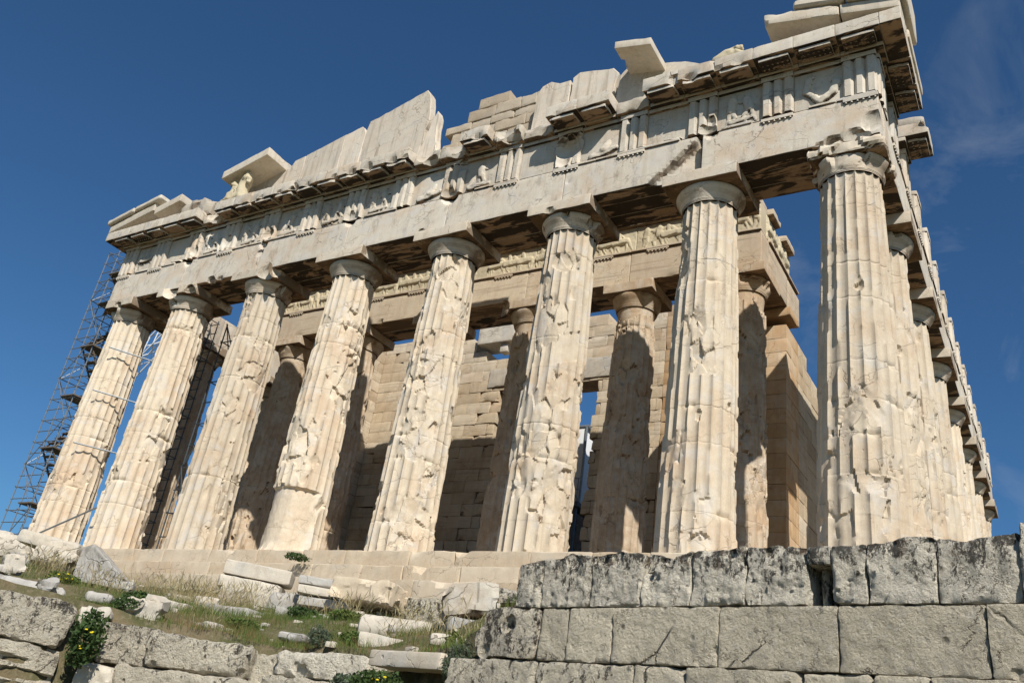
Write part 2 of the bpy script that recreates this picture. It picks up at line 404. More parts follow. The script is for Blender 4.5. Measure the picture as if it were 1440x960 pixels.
def flat(name, c, rough=0.6, metal=0.0, var=0.0, vs=20.0):
    t = NT(name)
    if var: t.set(t.b.inputs['Base Color'], t.mix(t.mr(t.noise(t.P, vs, 4), 0.35, 0.65, 0, var), c, tuple(v * 0.35 for v in c)))
    else: t.b.inputs['Base Color'].default_value = c + (1,)
    t.b.inputs['Roughness'].default_value = rough; t.b.inputs['Metallic'].default_value = metal
    return t.m
M_STEEL = flat('galvanised_steel', (0.30, 0.33, 0.36), 0.45, 0.6, 0.4)
M_DSTEEL = flat('dull_steel', (0.10, 0.12, 0.14), 0.5, 0.5, 0.4)
M_PLANK = flat('scaffold_board', (0.16, 0.13, 0.10), 0.8, 0.0, 0.5, 8)
M_WPAINT = flat('white_paint', (0.72, 0.73, 0.74), 0.5, 0.0, 0.1)

def leafm(name, cs, trans=0.25):
    t = NT(name)
    pn = t.noise(t.P, 1.3, 3); p2 = t.noise(t.P, 17.0, 2)
    col = t.mix(t.mr(pn, 0.38, 0.62), cs[0], cs[1]); col = t.mix(t.mr(p2, 0.4, 0.65), col, cs[2])
    t.set(t.b.inputs['Base Color'], col); t.b.inputs['Roughness'].default_value = 0.7
    t.b.inputs['Transmission Weight'].default_value = 0.0
    tr = t.n('BsdfTranslucent'); t.set(tr.inputs['Color'], col); ms = t.n('MixShader'); ms.inputs[0].default_value = trans
    out = t.t.nodes['Material Output']
    t.t.links.new(t.b.outputs[0], ms.inputs[1]); t.t.links.new(tr.outputs[0], ms.inputs[2]); t.t.links.new(ms.outputs[0], out.inputs[0])
    return t.m
M_GRN = leafm('green_grass', ((0.11, 0.16, 0.035), (0.17, 0.17, 0.05), (0.07, 0.12, 0.025)))
M_DRY = leafm('dry_grass', ((0.34, 0.27, 0.14), (0.20, 0.19, 0.08), (0.42, 0.34, 0.19)))
M_LEAF = leafm('plant_leaf', ((0.045, 0.085, 0.022), (0.075, 0.12, 0.03), (0.035, 0.06, 0.02)))
M_BLUE = leafm('grey_green_leaf', ((0.09, 0.12, 0.075), (0.13, 0.16, 0.10), (0.06, 0.08, 0.05)))
M_YEL = flat('yellow_petal', (0.80, 0.62, 0.02), 0.6)

def groundm():
    t = NT('stony_earth')
    n1 = t.noise(t.P, 1.1, 6, 0.6); n2 = t.noise(t.P, 12.0, 8, 0.7)
    col = t.mix(t.mr(n1, 0.4, 0.6), (0.17, 0.135, 0.075), (0.085, 0.09, 0.035)); col = t.mix(t.mr(n2, 0.50, 0.65, 0, .7), col, (0.24, 0.20, 0.13))
    t.set(t.b.inputs['Base Color'], col); t.b.inputs['Roughness'].default_value = 0.95
    bp = t.n('Bump'); bp.inputs['Strength'].default_value = 0.9; bp.inputs['Distance'].default_value = 0.08
    t.set(bp.inputs['Height'], n2); t.t.links.new(bp.outputs[0], t.b.inputs['Normal'])
    return t.m
M_GND = groundm()

# ================================================================== the temple
temple = empty('ruined_temple', label='huge ruined white marble Doric temple with fluted columns under a broken pediment, standing on steps', cat='temple')
XC = [-14.43, -10.74, -6.444, -2.148, 2.148, 6.444, 10.74, 14.43]
YS = [3.69, 7.98, 12.27, 16.56, 20.85, 25.14, 29.43]
ZA, ZT, ZF, ZG = 10.433, 11.78, 13.13, 13.68

def side(V, s):
    if s == 'w': return V
    if s == 's': return np.stack([14.43 - V[:, 1], V[:, 0], V[:, 2]], 1)
    return np.stack([-14.43 + V[:, 1], -V[:, 0], V[:, 2]], 1)

def shaft(H, rb, rt, seed, sp, gouges, rows, a0, nth=10, drums=11, top_break=0.0, fl=20):
    rg = random.Random(seed)
    js = [H * (k + rg.uniform(-.15, .15)) / drums for k in range(1, drums)]
    zs = np.unique(np.round(np.concatenate([np.linspace(0, H, rows)] + [[j - .018, j, j + .018] for j in js]), 4))
    n = fl * nth; th = np.arange(n) / n * 2 * np.pi
    T, Z = np.meshgrid(th, zs, indexing='ij'); T = T.ravel(); Z = Z.ravel()
    t = Z / H; R = rb + (rt - rb) * t + .018 * np.sin(np.pi * t)
    dr = np.searchsorted(js, Z); dn = np.array([rg.uniform(-.006, .006) for _ in range(drums + 1)])
    R = R + dn[np.clip(dr, 0, drums)]  # each drum a hair wider or narrower than the next
    P = np.stack([R * np.cos(T), R * np.sin(T), Z], 1) + seed * 5.37
    u = (T * fl / (2 * np.pi)) % 1.0
    flute = (0.080 * rb / .95) * (R / rb) * (1 - np.abs(2 * u - 1) ** 3.0)
    arr = np.exp(-(np.minimum(u, 1 - u) / .10) ** 2)
    k = np.round(T * fl / (2 * np.pi))
    an = vn(np.stack([k * 7.7, Z * 3.0, np.full_like(Z, seed * 3.1)], 1), seed)
    an2 = vn(np.stack([k * 5.1, Z * 0.9, np.full_like(Z, seed * 1.7)], 1), seed + 3)
    r = R - flute - arr * .026 * sst(.66, .74, an) - arr * .034 * sst(.66, .69, an2)
    f = fbm(P * np.array([1.1, 1.1, .75]), 4, seed)
    bias = sp + .05 * np.exp(-((Z - 2.8) / 2.6) ** 2)
    s = sst(.632, .640, f + bias)
    d1, id1, off1 = worley(P * np.array([2.3, 2.3, 1.7]), seed + 4)
    g1 = np.stack([_h((id1 * 1e5).astype(np.int64), np.zeros(len(Z), np.int64), np.zeros(len(Z), np.int64), q) - .5 for q in (1, 2, 3)], 1)
    plane = (off1 * g1).sum(1)
    rough = (fbm(P * 11, 3, seed + 8) - .5) * .034
    rsp = R - .078 + rough * .7 + plane * .20 - (id1 - .5) * .05
    r = r * (1 - s) + np.minimum(r, rsp) * s
    # chips that spring off along cell faces
    d2, id2, off2 = worley(P * np.array([3.8, 3.8, 1.7]) + 9.1, seed + 14)
    thr = np.clip(.035 + sp * 1.3, .006, .35)
    cm = (id2 < thr) & (d2 < .52)
    g2 = np.stack([_h((id2 * 1e5).astype(np.int64), np.zeros(len(Z), np.int64), np.zeros(len(Z), np.int64), q) - .5 for q in (4, 5, 6)], 1)
    r = r - np.where(cm, np.clip((.52 - d2) * .16 + (off2 * g2).sum(1) * .10, 0, .075), 0)
    jn = vn(np.stack([np.cos(T) * 2.2, np.sin(T) * 2.2, Z * .8], 1) + seed, seed + 31)
    for j in js:
        w = rg.uniform(.0, 1.0) ** 2
        r = r - .018 * w * np.exp(-((Z - j) / .016) ** 2)
        r = r - .05 * np.exp(-((Z - j) / .07) ** 2) * sst(.66, .78, jn) * (w > .2)
    for (gs, gz, gw, gh, gd, kind) in gouges:
        ga = a0 + math.asin(max(-1, min(1, gs)))
        da = (T - ga + np.pi) % (2 * np.pi) - np.pi
        w = fbm(P * 2.6, 3, seed + int(gz * 10)) - .5
        if kind == 'cut':                               # a ledge: straight upper edge, lump gone below
            e = sst(0, .05, gz + gh - Z + w * .1) * sst(-gh - .25, -gh + .25, Z - gz + w * .3) * sst(gw * 1.15, gw * .85, np.abs(da) + w * .35)
            r = r * (1 - e) + np.minimum(r, R - gd + rough * .6) * e
        elif kind == 'patch':                           # a repaired flat area
            e = ((np.abs(da) < gw) & (np.abs(Z - gz - da * .35) < gh)) * 1.0
            r = r * (1 - e) + (R - gd + rough * .3) * e
        else:
            q = np.sqrt((da / gw) ** 2 + ((Z - gz) / gh) ** 2) + w * 1.3
            e = sst(1.0, .94, q)
            r = r * (1 - e) + np.minimum(r, R - gd * (.55 + .5 * sst(1, .2, q)) - .03 + plane * .22 + rough * .6) * e
    if top_break:
        tb = H - top_break * (.15 + .85 * (.35 * vn(np.stack([k * 3.3, k * 0, k * 0 + seed], 1), 5) + .65 * vn(np.stack([np.cos(T) * 1.4, np.sin(T) * 1.4, T * 0 + seed], 1), 6)) ** 1.2)
        r = np.where(Z > tb, R * .80 + rough * 1.5 + plane * .2, r)
    r = np.maximum(r, R * .6)
    V = np.stack([r * np.cos(T), r * np.sin(T), Z], 1)
    return V, grid_f(n, len(zs), True)

def lathe(prof, n=72, seed=0, amp=.006, brk=0.0):
    prof = np.array(prof, float)
    seg = [prof[0]]
    for a, b in zip(prof[:-1], prof[1:]):
        m = max(1, int(np.linalg.norm(b - a) / .04))
        for q in range(1, m + 1): seg.append(a + (b - a) * q / m)
    prof = np.array(seg); th = np.arange(n) / n * 2 * np.pi
    T, I = np.meshgrid(th, np.arange(len(prof)), indexing='ij'); T = T.ravel(); I = I.ravel()
    R = prof[I, 0]; Z = prof[I, 1]
    P = np.stack([R * np.cos(T), R * np.sin(T), Z], 1)
    R = R + (fbm(P * 4 + seed * 3.3, 3, seed) - .5) * 2 * amp
    if brk:
        f = fbm(P * np.array([1.3, 1.3, .6]) + seed * 9.1, 3, seed + 2); d, idn, off = worley(P * 2.5 + seed, seed)
        e = sst(.60 - brk, .64 - brk, f); lim = .74 + .06 * idn + (f - .5) * .2
        R = np.where(Z > .04, R * (1 - e) + np.minimum(R, lim) * e, R)
    return np.stack([R * np.cos(T), R * np.sin(T), Z], 1), grid_f(n, len(prof), True)

def doric(x, y, z0, H, rb, rt, seed, sp, gouges=(), rows=150, ab=1.045, abh=.36, mat=None, capmat=None, brk=.0, abites=(), tb=0.0, nth=10, cap=True, zabs=None, label=None, rough_ab=False):
    a0 = math.atan2(CAMP[1] - y, CAMP[0] - x)
    V, F = shaft(H - .86, rb, rt, seed, sp, gouges, rows, a0, nth, top_break=tb)
    c = emit('column', V, F, mat or M_COL, temple, (x, y, z0), sharp=28)
    if label: c['label'] = label
    z = H - .86; k = rt / .74
    V, F = lathe(([(.58 * k, -1.1), (.70 * k, -.02)] if tb else []) + [(.74 * k, 0), (.755 * k, .0), (.755 * k, .025), (.765 * k, .03), (.765 * k, .055), (.775 * k, .06), (.78 * k, .09), (.835 * k, .20), (.90 * k, .31), (.940 * k, .39), (.950 * k, .44), (.93 * k, .485), (.86 * k, .50), (.2, .50)], 84, seed, .006, brk)
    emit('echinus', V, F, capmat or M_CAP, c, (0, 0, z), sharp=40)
    if rough_ab:
        V, F = stone(2 * ab - .25, 2 * ab - .2, abh, .07, .04, .30, .05, seed, origin=(x, y, 0), facets=.10, rf=1.6); V[:, 1] += .08; V[:, 0] += .04
    else:
        V, F = stone(2 * ab, 2 * ab, abh, .08, .010, .04, .004, seed, origin=(x, y, 0))
    V = bite(V, [(bx, by, bz, br) for bx, by, bz, br in abites])
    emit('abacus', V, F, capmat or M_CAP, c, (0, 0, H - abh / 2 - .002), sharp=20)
    return c

G = {
 0: dict(sp=-.06, g=[(.55, 6.2, .14, .12, .06, ''), (.2, 2.6, .3, .10, .05, '')], brk=.08, ab=[(-1.1, -1.15, 0, .5), (.15, -1.2, -.2, .3)]),
 1: dict(sp=-.05, g=[(.35, 4.6, .25, .4, .06, ''), (-.3, 3.3, .4, .08, .06, ''), (.1, 8.7, .8, .25, .04, '')], brk=.10, ab=[(-.25, -1.25, .05, .52), (.9, -1.15, -.2, .35)]),
 2: dict(sp=-.035, g=[(-.3, 5.0, .4, .5, .05, ''), (.3, 4.3, .2, .6, .06, ''), (.1, 7.7, .5, .3, .04, '')], brk=.04, ab=[(.75, -1.2, -.1, .42), (1.25, -.9, .1, .4)]),
 3: dict(sp=.012, g=[(-.55, 1.05, 1.25, .95, .17, 'cut'), (.55, 1.5, .4, .5, .10, ''), (-.4, 3.6, .7, .9, .07, ''), (.2, 5.4, .5, .5, .05, ''), (.1, 2.9, .25, .3, .09, '')], brk=0, ab=[]),
 4: dict(sp=.025, g=[(.1, .95, .7, .7, .10, ''), (-.2, 3.4, .7, .9, .07, ''), (-.3, 6.4, .35, .3, .06, ''), (.5, 2.4, .35, .5, .08, '')], brk=0, ab=[]),
 5: dict(sp=.035, g=[(.35, 5.75, .42, .45, .085, 'patch'), (-.1, 8.55, .55, .4, .09, ''), (.1, 4.3, .6, .6, .06, ''), (.3, 1.6, .6, .8, .08, ''), (-.3, 2.6, .4, .4, .06, '')], brk=.05, ab=[(-.3, -1.15, -.2, .22)]),
 6: dict(sp=-.06, g=[(-.15, 5.9, .38, .55, .06, ''), (-.25, 4.7, .25, .15, .06, ''), (-.1, 1.25, .55, .16, .06, ''), (.35, .9, .1, .7, .04, '')], brk=0, ab=[]),
 7: dict(sp=-.07, g=[(.12, 6.3, .12, .16, .09, ''), (-.3, 6.1, .12, .22, .06, ''), (.05, 3.3, .55, .75, .07, ''), (-.35, 2.7, .2, .35, .05, ''), (.1, 1.55, .62, .28, .08, ''), (.45, 1.0, .12, .6, .06, '')], brk=.14, ab=[(-1.15, -1.2, .1, .45)]),
}
for i, x in enumerate(XC):
    g = G[i]
    doric(x, 0, 0, ZA, .9525 if i not in (0, 7) else .974, .74, 40 + i, g['sp'], g['g'], 230, brk=g['brk'], abites=g['ab'], rough_ab=i == 7)
for i, y in enumerate(YS):
    doric(14.43, y, 0, ZA, .9525, .74, 60 + i, .0 if i else .02, [(-.2, 5.6, .15, .15, .08, '')] if i < 2 else [], 110 - 8 * i, nth=6, brk=.03 if i == 0 else 0, abites=[(-.9, -1.2, 0, .45)] if i == 0 else [])
for i, y in enumerate(YS[:4]):
    doric(-14.43, y, 0, ZA, .9525, .74, 80 + i, .02, [], 90, nth=6, mat=M_COL if i else M_BURN)
YP = 5.3
XP = [-10.05, -6.26, -2.09, 2.09, 6.26, 10.05]
for i, x in enumerate(XP):
    doric(x, YP, .70, 10.08, .86, .69, 90 + i, .045, [(.2, 2.5 + i % 3, .4, .5, .07, ''), (-.3, 6.8, .5, .5, .08, '')], 130, ab=.92, mat=M_BURN, capmat=M_BURN, brk=.12, tb=.75 if i in (0, 3, 4, 5) else .5,
          abites=[(-.9, -.95, -.1, .35)] if i % 2 else [])

# ---- steps and floor
def courses(x0, x1, y0, y1, z0, z1, ln, seed, along='x', res=.22, mat=M_STEP, name='step', r0=.02, rv=.06, amp=.008, bites=()):
    rg = random.Random(seed); parts = []; a = x0 if along == 'x' else y0; end = x1 if along == 'x' else y1
    while a < end - .05:
        b = min(end, a + ln * rg.uniform(.75, 1.2))
        if end - b < .5: b = end
        j = rg.uniform(-.008, .008)
        if along == 'x': parts.append(box(a + .003, b - .003, y0 + j, y1, z0, z1 + j * .4, res=res, r0=r0, rv=rv, amp=amp, seed=seed + len(parts)))
        else: parts.append(box(x0, x1 + j, a + .003, b - .003, z0, z1 + j * .4, res=res, r0=r0, rv=rv, amp=amp, seed=seed + len(parts)))
        a = b
    V, F = join(parts)
    V = bite(V, bites)
    return emit(name, V, F, mat, temple, sharp=20, tone=tones(seed, .8))
sb = [(3.6, -1.15, .08, .28), (-3.4, -1.12, .05, .22), (5.0, -1.12, .1, .3)]
courses(-15.44, 15.44, -1.01, .9, -.55, 0, 1.9, 1, bites=sb, res=.12, rv=.09)
courses(-16.14, 16.14, -1.71, -.3, -1.06, -.554, 1.8, 2, res=.14, rv=.09, bites=[(4.4, -1.85, -.45, .34)])
courses(-16.84, 16.84, -2.41, -1.0, -1.57, -1.064, 2.2, 3, res=.16, rv=.08, bites=[(5.6, -2.5, -.98, .3)])
courses(-17.3, 17.3, -3.0, -1.7, -2.15, -1.574, 1.6, 4, res=.2, mat=M_POR, name='foundation_course', rv=.10, amp=.02)
for k, (o, z0, z1) in enumerate([(15.44, -.55, 0), (16.14, -1.06, -.554), (16.84, -1.57, -1.064)]):
    courses(o - 1.3, o, (.91, -.29, -.99)[k], 69, z0, z1, 2.1, 6 + k, 'y', res=.5)
    courses(-o, -o + 1.3, (.91, -.29, -.99)[k], 69, z0, z1, 2.1, 9 + k, 'y', res=.5)
V, F = box(-14.1, 14.1, .905, 68.5, -1.2, -.006, res=3.0, r0=.01); emit('floor', V, F, M_STEP, temple)
V, F = join([box(-11.3, 11.3, 4.05, 64, -.002, .35, res=1.6, r0=.02, rv=.03), box(-11.0, 11.0, 4.4, 64, .352, .70, res=1.6, r0=.02, rv=.03)])
emit('inner_platform', V, F, M_STEP, temple)

# ---- architrave
AB = [(2.15, -1.02, 11.72, .36), (-2.15, -1.0, 11.70, .28), (11.0, -1.02, 11.70, .26),
      (14.2, -1.05, 10.36, .36), (14.75, -1.12, 10.40, .42), (15.15, -1.25, 10.85, .48), (13.9, -1.0, 10.36, .22), (1.2, -.98, 10.42, .24), (-8.9, -.98, 10.38, .30), (-8.4, -.98, 10.42, .2),
      (-10.74, -1.0, 11.68, .30), (-10.8, -1.0, 11.1, .16), (-6.44, -1.0, 11.64, .26), (-6.5, -1.0, 11.2, .2), (-15.4, -1.0, 11.6, .22), (6.5, -1.0, 11.66, .2), (6.6, -.98, 11.2, .14), (4.3, -.98, 11.72, .12), (-4.4, -.98, 11.7, .14)]
ends = [-15.32] + XC[1:7] + [15.32]
TRI = [-14.9 + 0.0, -12.82, -10.74, -8.592, -6.444, -4.296, -2.148, 0, 2.148, 4.296, 6.444, 8.592, 10.70, 12.80, 14.9]
def guttae(x, z, w=.845, n=6, y=-.945, h=.10):
    pr = [box(x - w / 2, x + w / 2, y, y + .07, z - h, z, res=.3, r0=.008)]
    for q in range(n):
        gx = x - w / 2 + (q + .5) * w / n
        V, F = tube((gx, y + .03, z - h), (gx, y + .03, z - h - .045), .028, 6); pr.append((V, F))
    return join(pr)
def build_architrave(s, ends, miss_taenia=(), res=.10, bites=(), tri=()):
    for i, (a, b) in enumerate(zip(ends[:-1], ends[1:])):
        V, F = box(a + .012, b - .012, -.89, -.30, ZA, ZT - .085, res=res, r0=.012, rv=.03, amp=.006, seed=100 + i)
        V = bite(V, bites)
        if s == 'w' and i == 5:                          # the great diagonal break over the second column from the right
            dd = V[:, 0] - (9.15 + (V[:, 2] - ZA) * 1.18) + (fbm(V * 2.3, 3, 7) - .5) * .25
            V[:, 1] = np.maximum(V[:, 1], np.where(dd > 0, -.89 + np.minimum(.15 + .10 * (V[:, 0] - 9.15), dd * 1.1) + (fbm(V * 6, 3, 9) - .5) * .05, -9))
            V[:, 0] = np.where((V[:, 0] > 10.55), 10.55 + (V[:, 0] - 10.55) * .3 + (fbm(V * 3, 2, 5) - .5) * .06, V[:, 0])
        ar = emit('architrave_block', side(V, s), F, M_ENT, temple, sharp=20)
        V, F = box(a + .008, b - .008, -.295, .29, ZA + .004, ZT - .085, res=.5, r0=.015, rv=.03, amp=.01, seed=130 + i)
        V2, F2 = box(a + .009, b - .009, .296, .89, ZA, ZT, res=.5, r0=.015, rv=.03, amp=.01, seed=150 + i)
        emit('inner_beam', side(join([(V, F), (V2, F2)])[0], s), join([(V, F), (V2, F2)])[1], M_ENT, temple)
        rg = random.Random(200 + i); x = a + .02
        parts = []
        while x < b - .1:
            w = rg.uniform(.5, 1.6); x1 = min(x + w, b - .02)
            bad = any(m0 < (x + x1) / 2 < m1 for m0, m1 in miss_taenia)
            if not bad and rg.random() < .84: parts.append(box(x, x1, -.945 + rg.uniform(0, .02), -.6, ZT - .083, ZT, res=.13, r0=.01, rv=.05, amp=.006, seed=250 + i))
            x = x1 + .004
        for V, F in parts: emit('taenia', side(V, s), F, M_ENT, ar, sharp=20)
        for tx in tri:
            if a <= tx < b and not any(m0 < tx < m1 for m0, m1 in miss_taenia):
                V, F = guttae(tx, ZT - .087); emit('guttae', side(V, s), F, M_ENT, ar, smooth=False)
build_architrave('w', ends, [(9.9, 11.4), (1.5, 2.9), (-.8, .9), (-3.2, -1.4), (-7.2, -5.9), (-11.2, -10.3), (5.2, 6.0)], bites=AB, tri=TRI)
build_architrave('s', [-.29] + [y for y in YS[:-1]] + [30.4], [], .3, [], [.0 + 2.15 * k + 1.6 for k in range(14)])
build_architrave('n', [-(YS[3] + 1.0)] + [-y for y in YS[:3]][::-1] + [.29], [], .5)

# ---- frieze: triglyphs and carved metopes
def extrude(prof, zs, seed=0, amp=.006):
    prof = np.array(prof, float); n = len(prof); V = []
    for z in zs: V.append(np.concatenate([prof, np.full((n, 1), z)], 1))
    V = np.concatenate(V); V = V + (np.stack([vn(V * 6 + q * 3 + seed, seed + q) for q in range(3)], 1) - .5) * 2 * amp
    V[:, 2] = np.clip(V[:, 2], zs[0], zs[-1])
    i = np.arange(n); j = (i + 1) % n; F = []
    for k in range(len(zs) - 1): F.append(np.stack([k * n + i, k * n + j, (k + 1) * n + j, (k + 1) * n + i], 1))
    from mathutils.geometry import tessellate_polygon
    Tt = np.array(tessellate_polygon([[Vector((p[0], p[1], 0)) for p in prof]]))
    return V, [np.concatenate(F), np.concatenate([Tt, Tt[:, ::-1] + (len(zs) - 1) * n])]
def triglyph(x, seed, s='w', bites=(), zlow=0.0, mat=None):
    w = .4225
    pts = [(-w, -.86), (-w + .06, -.945), (-.215, -.945), (-.14, -.845), (-.065, -.945), (.065, -.945), (.14, -.845), (.215, -.945), (w - .06, -.945), (w, -.86)]
    fine = []
    for a, b in zip(pts[:-1], pts[1:]):
        fine += [a, ((a[0] + b[0]) / 2, (a[1] + b[1]) / 2)]
    prof = [(p[0] + x, p[1]) for p in fine + [pts[-1], (w, -.58), (-w, -.58)]]
    V, F = extrude(prof, np.linspace(ZT + .002 + zlow, ZF - .17, 15), seed)
    V2, F2 = box(x - w - .01, x + w + .01, -.965, -.58, ZF - .168, ZF - .002, res=.12, r0=.012, rv=.04, amp=.006, seed=seed)
    V, F = join([(V, F), (V2, F2)])
    V = bite(V, bites)
    return emit('triglyph', side(V, s), F, mat or M_ENT, temple, sharp=30)

def relief(w, h, caps, res=.03, depth=1.0, seed=0, erode=.0):
    nx = int(w / res) + 1; nz = int(h / res) + 1
    X, Z = np.meshgrid(np.linspace(0, w, nx), np.linspace(0, h, nz), indexing='ij'); X = X.ravel(); Z = Z.ravel()
    Hh = np.zeros(len(X)); N = np.stack([X, Z, X * 0 + seed * 3.7], 1)
    wx = (fbm(N * 5, 2, seed) - .5) * .03; wz = (fbm(N * 5 + 9, 2, seed) - .5) * .03
    for (x1, z1, x2, z2, r1, r2) in caps:
        dx, dz = x2 - x1, z2 - z1; L2 = dx * dx + dz * dz + 1e-9
        m = (X > min(x1, x2) - .4) & (X < max(x1, x2) + .4)
        xx = X[m] + wx[m]; zz = Z[m] + wz[m]
        t = np.clip(((xx - x1) * dx + (zz - z1) * dz) / L2, 0, 1)
        d = np.hypot(xx - x1 - t * dx, zz - z1 - t * dz); r = r1 + (r2 - r1) * t
        hh = r * np.maximum(1 - (d / r) ** 4, 0) ** .5 * .8; Hh[m] = np.maximum(Hh[m], hh)
    if erode: Hh = Hh * (1 - erode * sst(.42, .62, fbm(N * 1.6, 3, seed + 4)))
    Hh = Hh * depth + (fbm(N * 4, 4, seed + 2) - .5) * .03 + (fbm(N * 14, 2, seed + 3) - .5) * .012
    Hh[(X < 1e-6) | (X > w - 1e-6) | (Z < 1e-6) | (Z > h - 1e-6)] = -.02
    V = np.stack([X, -Hh, Z], 1)
    return V, grid_f(nx, nz)[:, ::-1][:, ::-1]

def figure(x, z, s, rg, seated=False):
    c = []; l = rg.choice((-1, 1)); hx = x + rg.uniform(-.08, .08) * s
    c.append((x, z + .50 * s, hx, z + .80 * s, .12 * s, .14 * s)); c.append((hx, z + .93 * s, hx + .01, z + .99 * s, .075 * s, .08 * s))
    for q in (-1, 1):
        kx = x + q * .12 * s + rg.uniform(-.05, .1) * s * l
        c.append((x + q * .05 * s, z + .5 * s, kx, z + .27 * s, .085 * s, .065 * s)); c.append((kx, z + .27 * s, kx - l * .08 * s, z + .02, .06 * s, .045 * s))
        ex = hx + q * rg.uniform(.15, .28) * s; ez = z + rg.uniform(.55, .9) * s
        c.append((hx + q * .1 * s, z + .8 * s, ex, ez, .055 * s, .045 * s))
    return c
def horseman(x, z, s, rg):
    j = lambda a: a + rg.uniform(-.025, .025)
    c = [(j(-.30), .46, j(.22), .50, .155, .14), (j(-.34), .50, -.56, .74, .11, .07), (-.56, .76, j(-.70), .64, .07, .045), (.28, .52, j(.42), .28, .05, .03)]
    for bx, l in ((-.33, -1), (-.22, -1), (.22, 1), (.32, 1)):
        kx = bx + l * rg.uniform(-.02, .14); c.append((bx, .42, kx, .22, .065, .045)); c.append((kx, .22, kx + rg.uniform(-.02, .14), .03, .035, .028))
    rx = j(-.08)
    c += [(rx, .58, rx - .05, .84, .09, .085), (rx - .06, .93, rx - .06, .96, .06, .06), (rx, .58, rx - .12, .38, .06, .04), (rx - .12, .38, rx - .05, .22, .04, .03), (rx - .06, .82, rx - .26, .70, .04, .03)]
    if rg.random() < .5: c.append((rx + .02, .80, rx + .26, .58, .07, .02))
    return [(x + a * s, z + b * s, x + e * s, z + f * s, r * s, q * s) for a, b, e, f, r, q in c]

TB = {1: [(-14.9, -1.1, 12.0, .0)], 6: [(-2.1, -1.2, 11.8, .42)], 7: [(0.0, -1.1, 11.7, .2)], 8: [(2.1, -1.15, 11.8, .40), (2.5, -1.05, 12.9, .3)],
      2: [(-10.5, -1.15, 12.1, .34)], 4: [(-6.3, -1.12, 12.0, .32)], 9: [(4.1, -1.1, 12.9, .22)], 10: [(6.44, -1.18, 12.5, .55), (6.3, -1.1, 12.0, .3)], 5: [(-4.4, -1.05, 12.8, .2)], 12: [(11.0, -1.1, 12.1, .26), (10.9, -1.05, 11.8, .3)], 3: [(-8.6, -1.2, 12.2, .4)]}
for i, x in enumerate(TRI): triglyph(x, 300 + i, 'w', TB.get(i, ()))
MT = ['centaur', 'blank', 'two', 'two', 'one', 'two', 'two', 'ero', 'one', 'blank', 'ero', 'blank', 'two', 'arch']
for i, (a, b) in enumerate(zip(TRI[:-1], TRI[1:])):
    x0 = a + .43; w = b - a - .86; rg = random.Random(400 + i); k = MT[i]; caps = []
    if k == 'two': caps = figure(w * .3, .05, 1.02, rg) + figure(w * .72, .05, .95, rg) + [(w * .3, .15, w * .8, .22, .10, .06)]
    elif k == 'one': caps = figure(w * .5, .05, .95, rg) + [(w * .2, .12, w * .75, .18, .12, .07), (w * .2, .25, w * .3, .6, .09, .05)]
    elif k == 'centaur': caps = horseman(w * .62, .08, 1.0, rg) + figure(w * .2, .05, 1.0, rg)
    elif k == 'ero': caps = [(w * .3, .12, w * .9, .3, .14, .10), (w * .6, .3, w * .7, .6, .15, .08)]
    elif k == 'arch': caps = [(w * .30, .90, w * .25, .55, .10, .09), (w * .25, .55, w * .42, .30, .09, .08), (w * .42, .30, w * .55, .10, .10, .10), (w * .55, .12, w * .80, .34, .11, .11), (w * .80, .36, w * .88, .62, .12, .12), (w * .86, .68, w * .80, .78, .10, .06), (w * .30, .95, w * .40, 1.02, .09, .05)]
    else: caps = [(w * .5, -.05, w * .8, .0, .14, .1)] if rg.random() < .6 else []
    V, F = relief(w, 1.34, caps, .028, 1.25, 400 + i, .25 if k != 'arch' else 0)
    V = V + np.array([x0, -.80, ZT + .004])
    V2, F2 = box(x0, x0 + w, -.815, -.60, ZT + .003, ZF - .003, res=.4, r0=.004)
    if k == 'blank': V = bite(V, [(x0 + w * .6, -1.0, ZT + 1.0, .35)])
    V3, F3 = box(x0 + .01, x0 + w - .01, -.90, -.79, ZF - .13, ZF - .005, res=.12, r0=.01, rv=.03, seed=i)
    V, F = join([(V, F), (V3, F3), (V2 + np.array([0, .008, 0]), F2)])
    emit('metope', V, F, M_ENT, temple, sharp=40)
courses(-15.30, 15.30, -.57, .85, ZT + .003, ZF, 1.7, 480, res=.5, mat=M_ENT, name='frieze_backer')
# south side frieze: worn triglyphs with gaps where metopes fell
for k in range(14):
    y = .0 + 2.15 * k + 1.6
    if k < 1 or rnd.random() < .93: triglyph(y, 500 + k, 's', [(y + .3, -1.1, 13.0, .25)] if k % 3 == 1 else [])
triglyph(-.36, 520, 's')
V, F = join([box(y0, y1, -.78, -.3, ZT + .003, z1, res=.4, r0=.03, rv=.08, seed=int(y0 * 3)) for y0, y1, z1 in ((.08, 1.17, 13.1), (2.05, 3.3, 12.9), (4.25, 5.4, 12.6), (6.4, 7.6, 13.0), (8.6, 9.7, 12.3), (10.7, 11.8, 12.9), (13, 14, 12.7), (15.1, 16.1, 13), (17.2, 18.4, 12.6), (19.4, 20.5, 13), (21.6, 22.6, 12.7), (23.7, 24.8, 13), (25.9, 27, 12.8), (28, 30, 13))])
emit('metope_slab', side(V, 's'), F, M_ENT, temple)

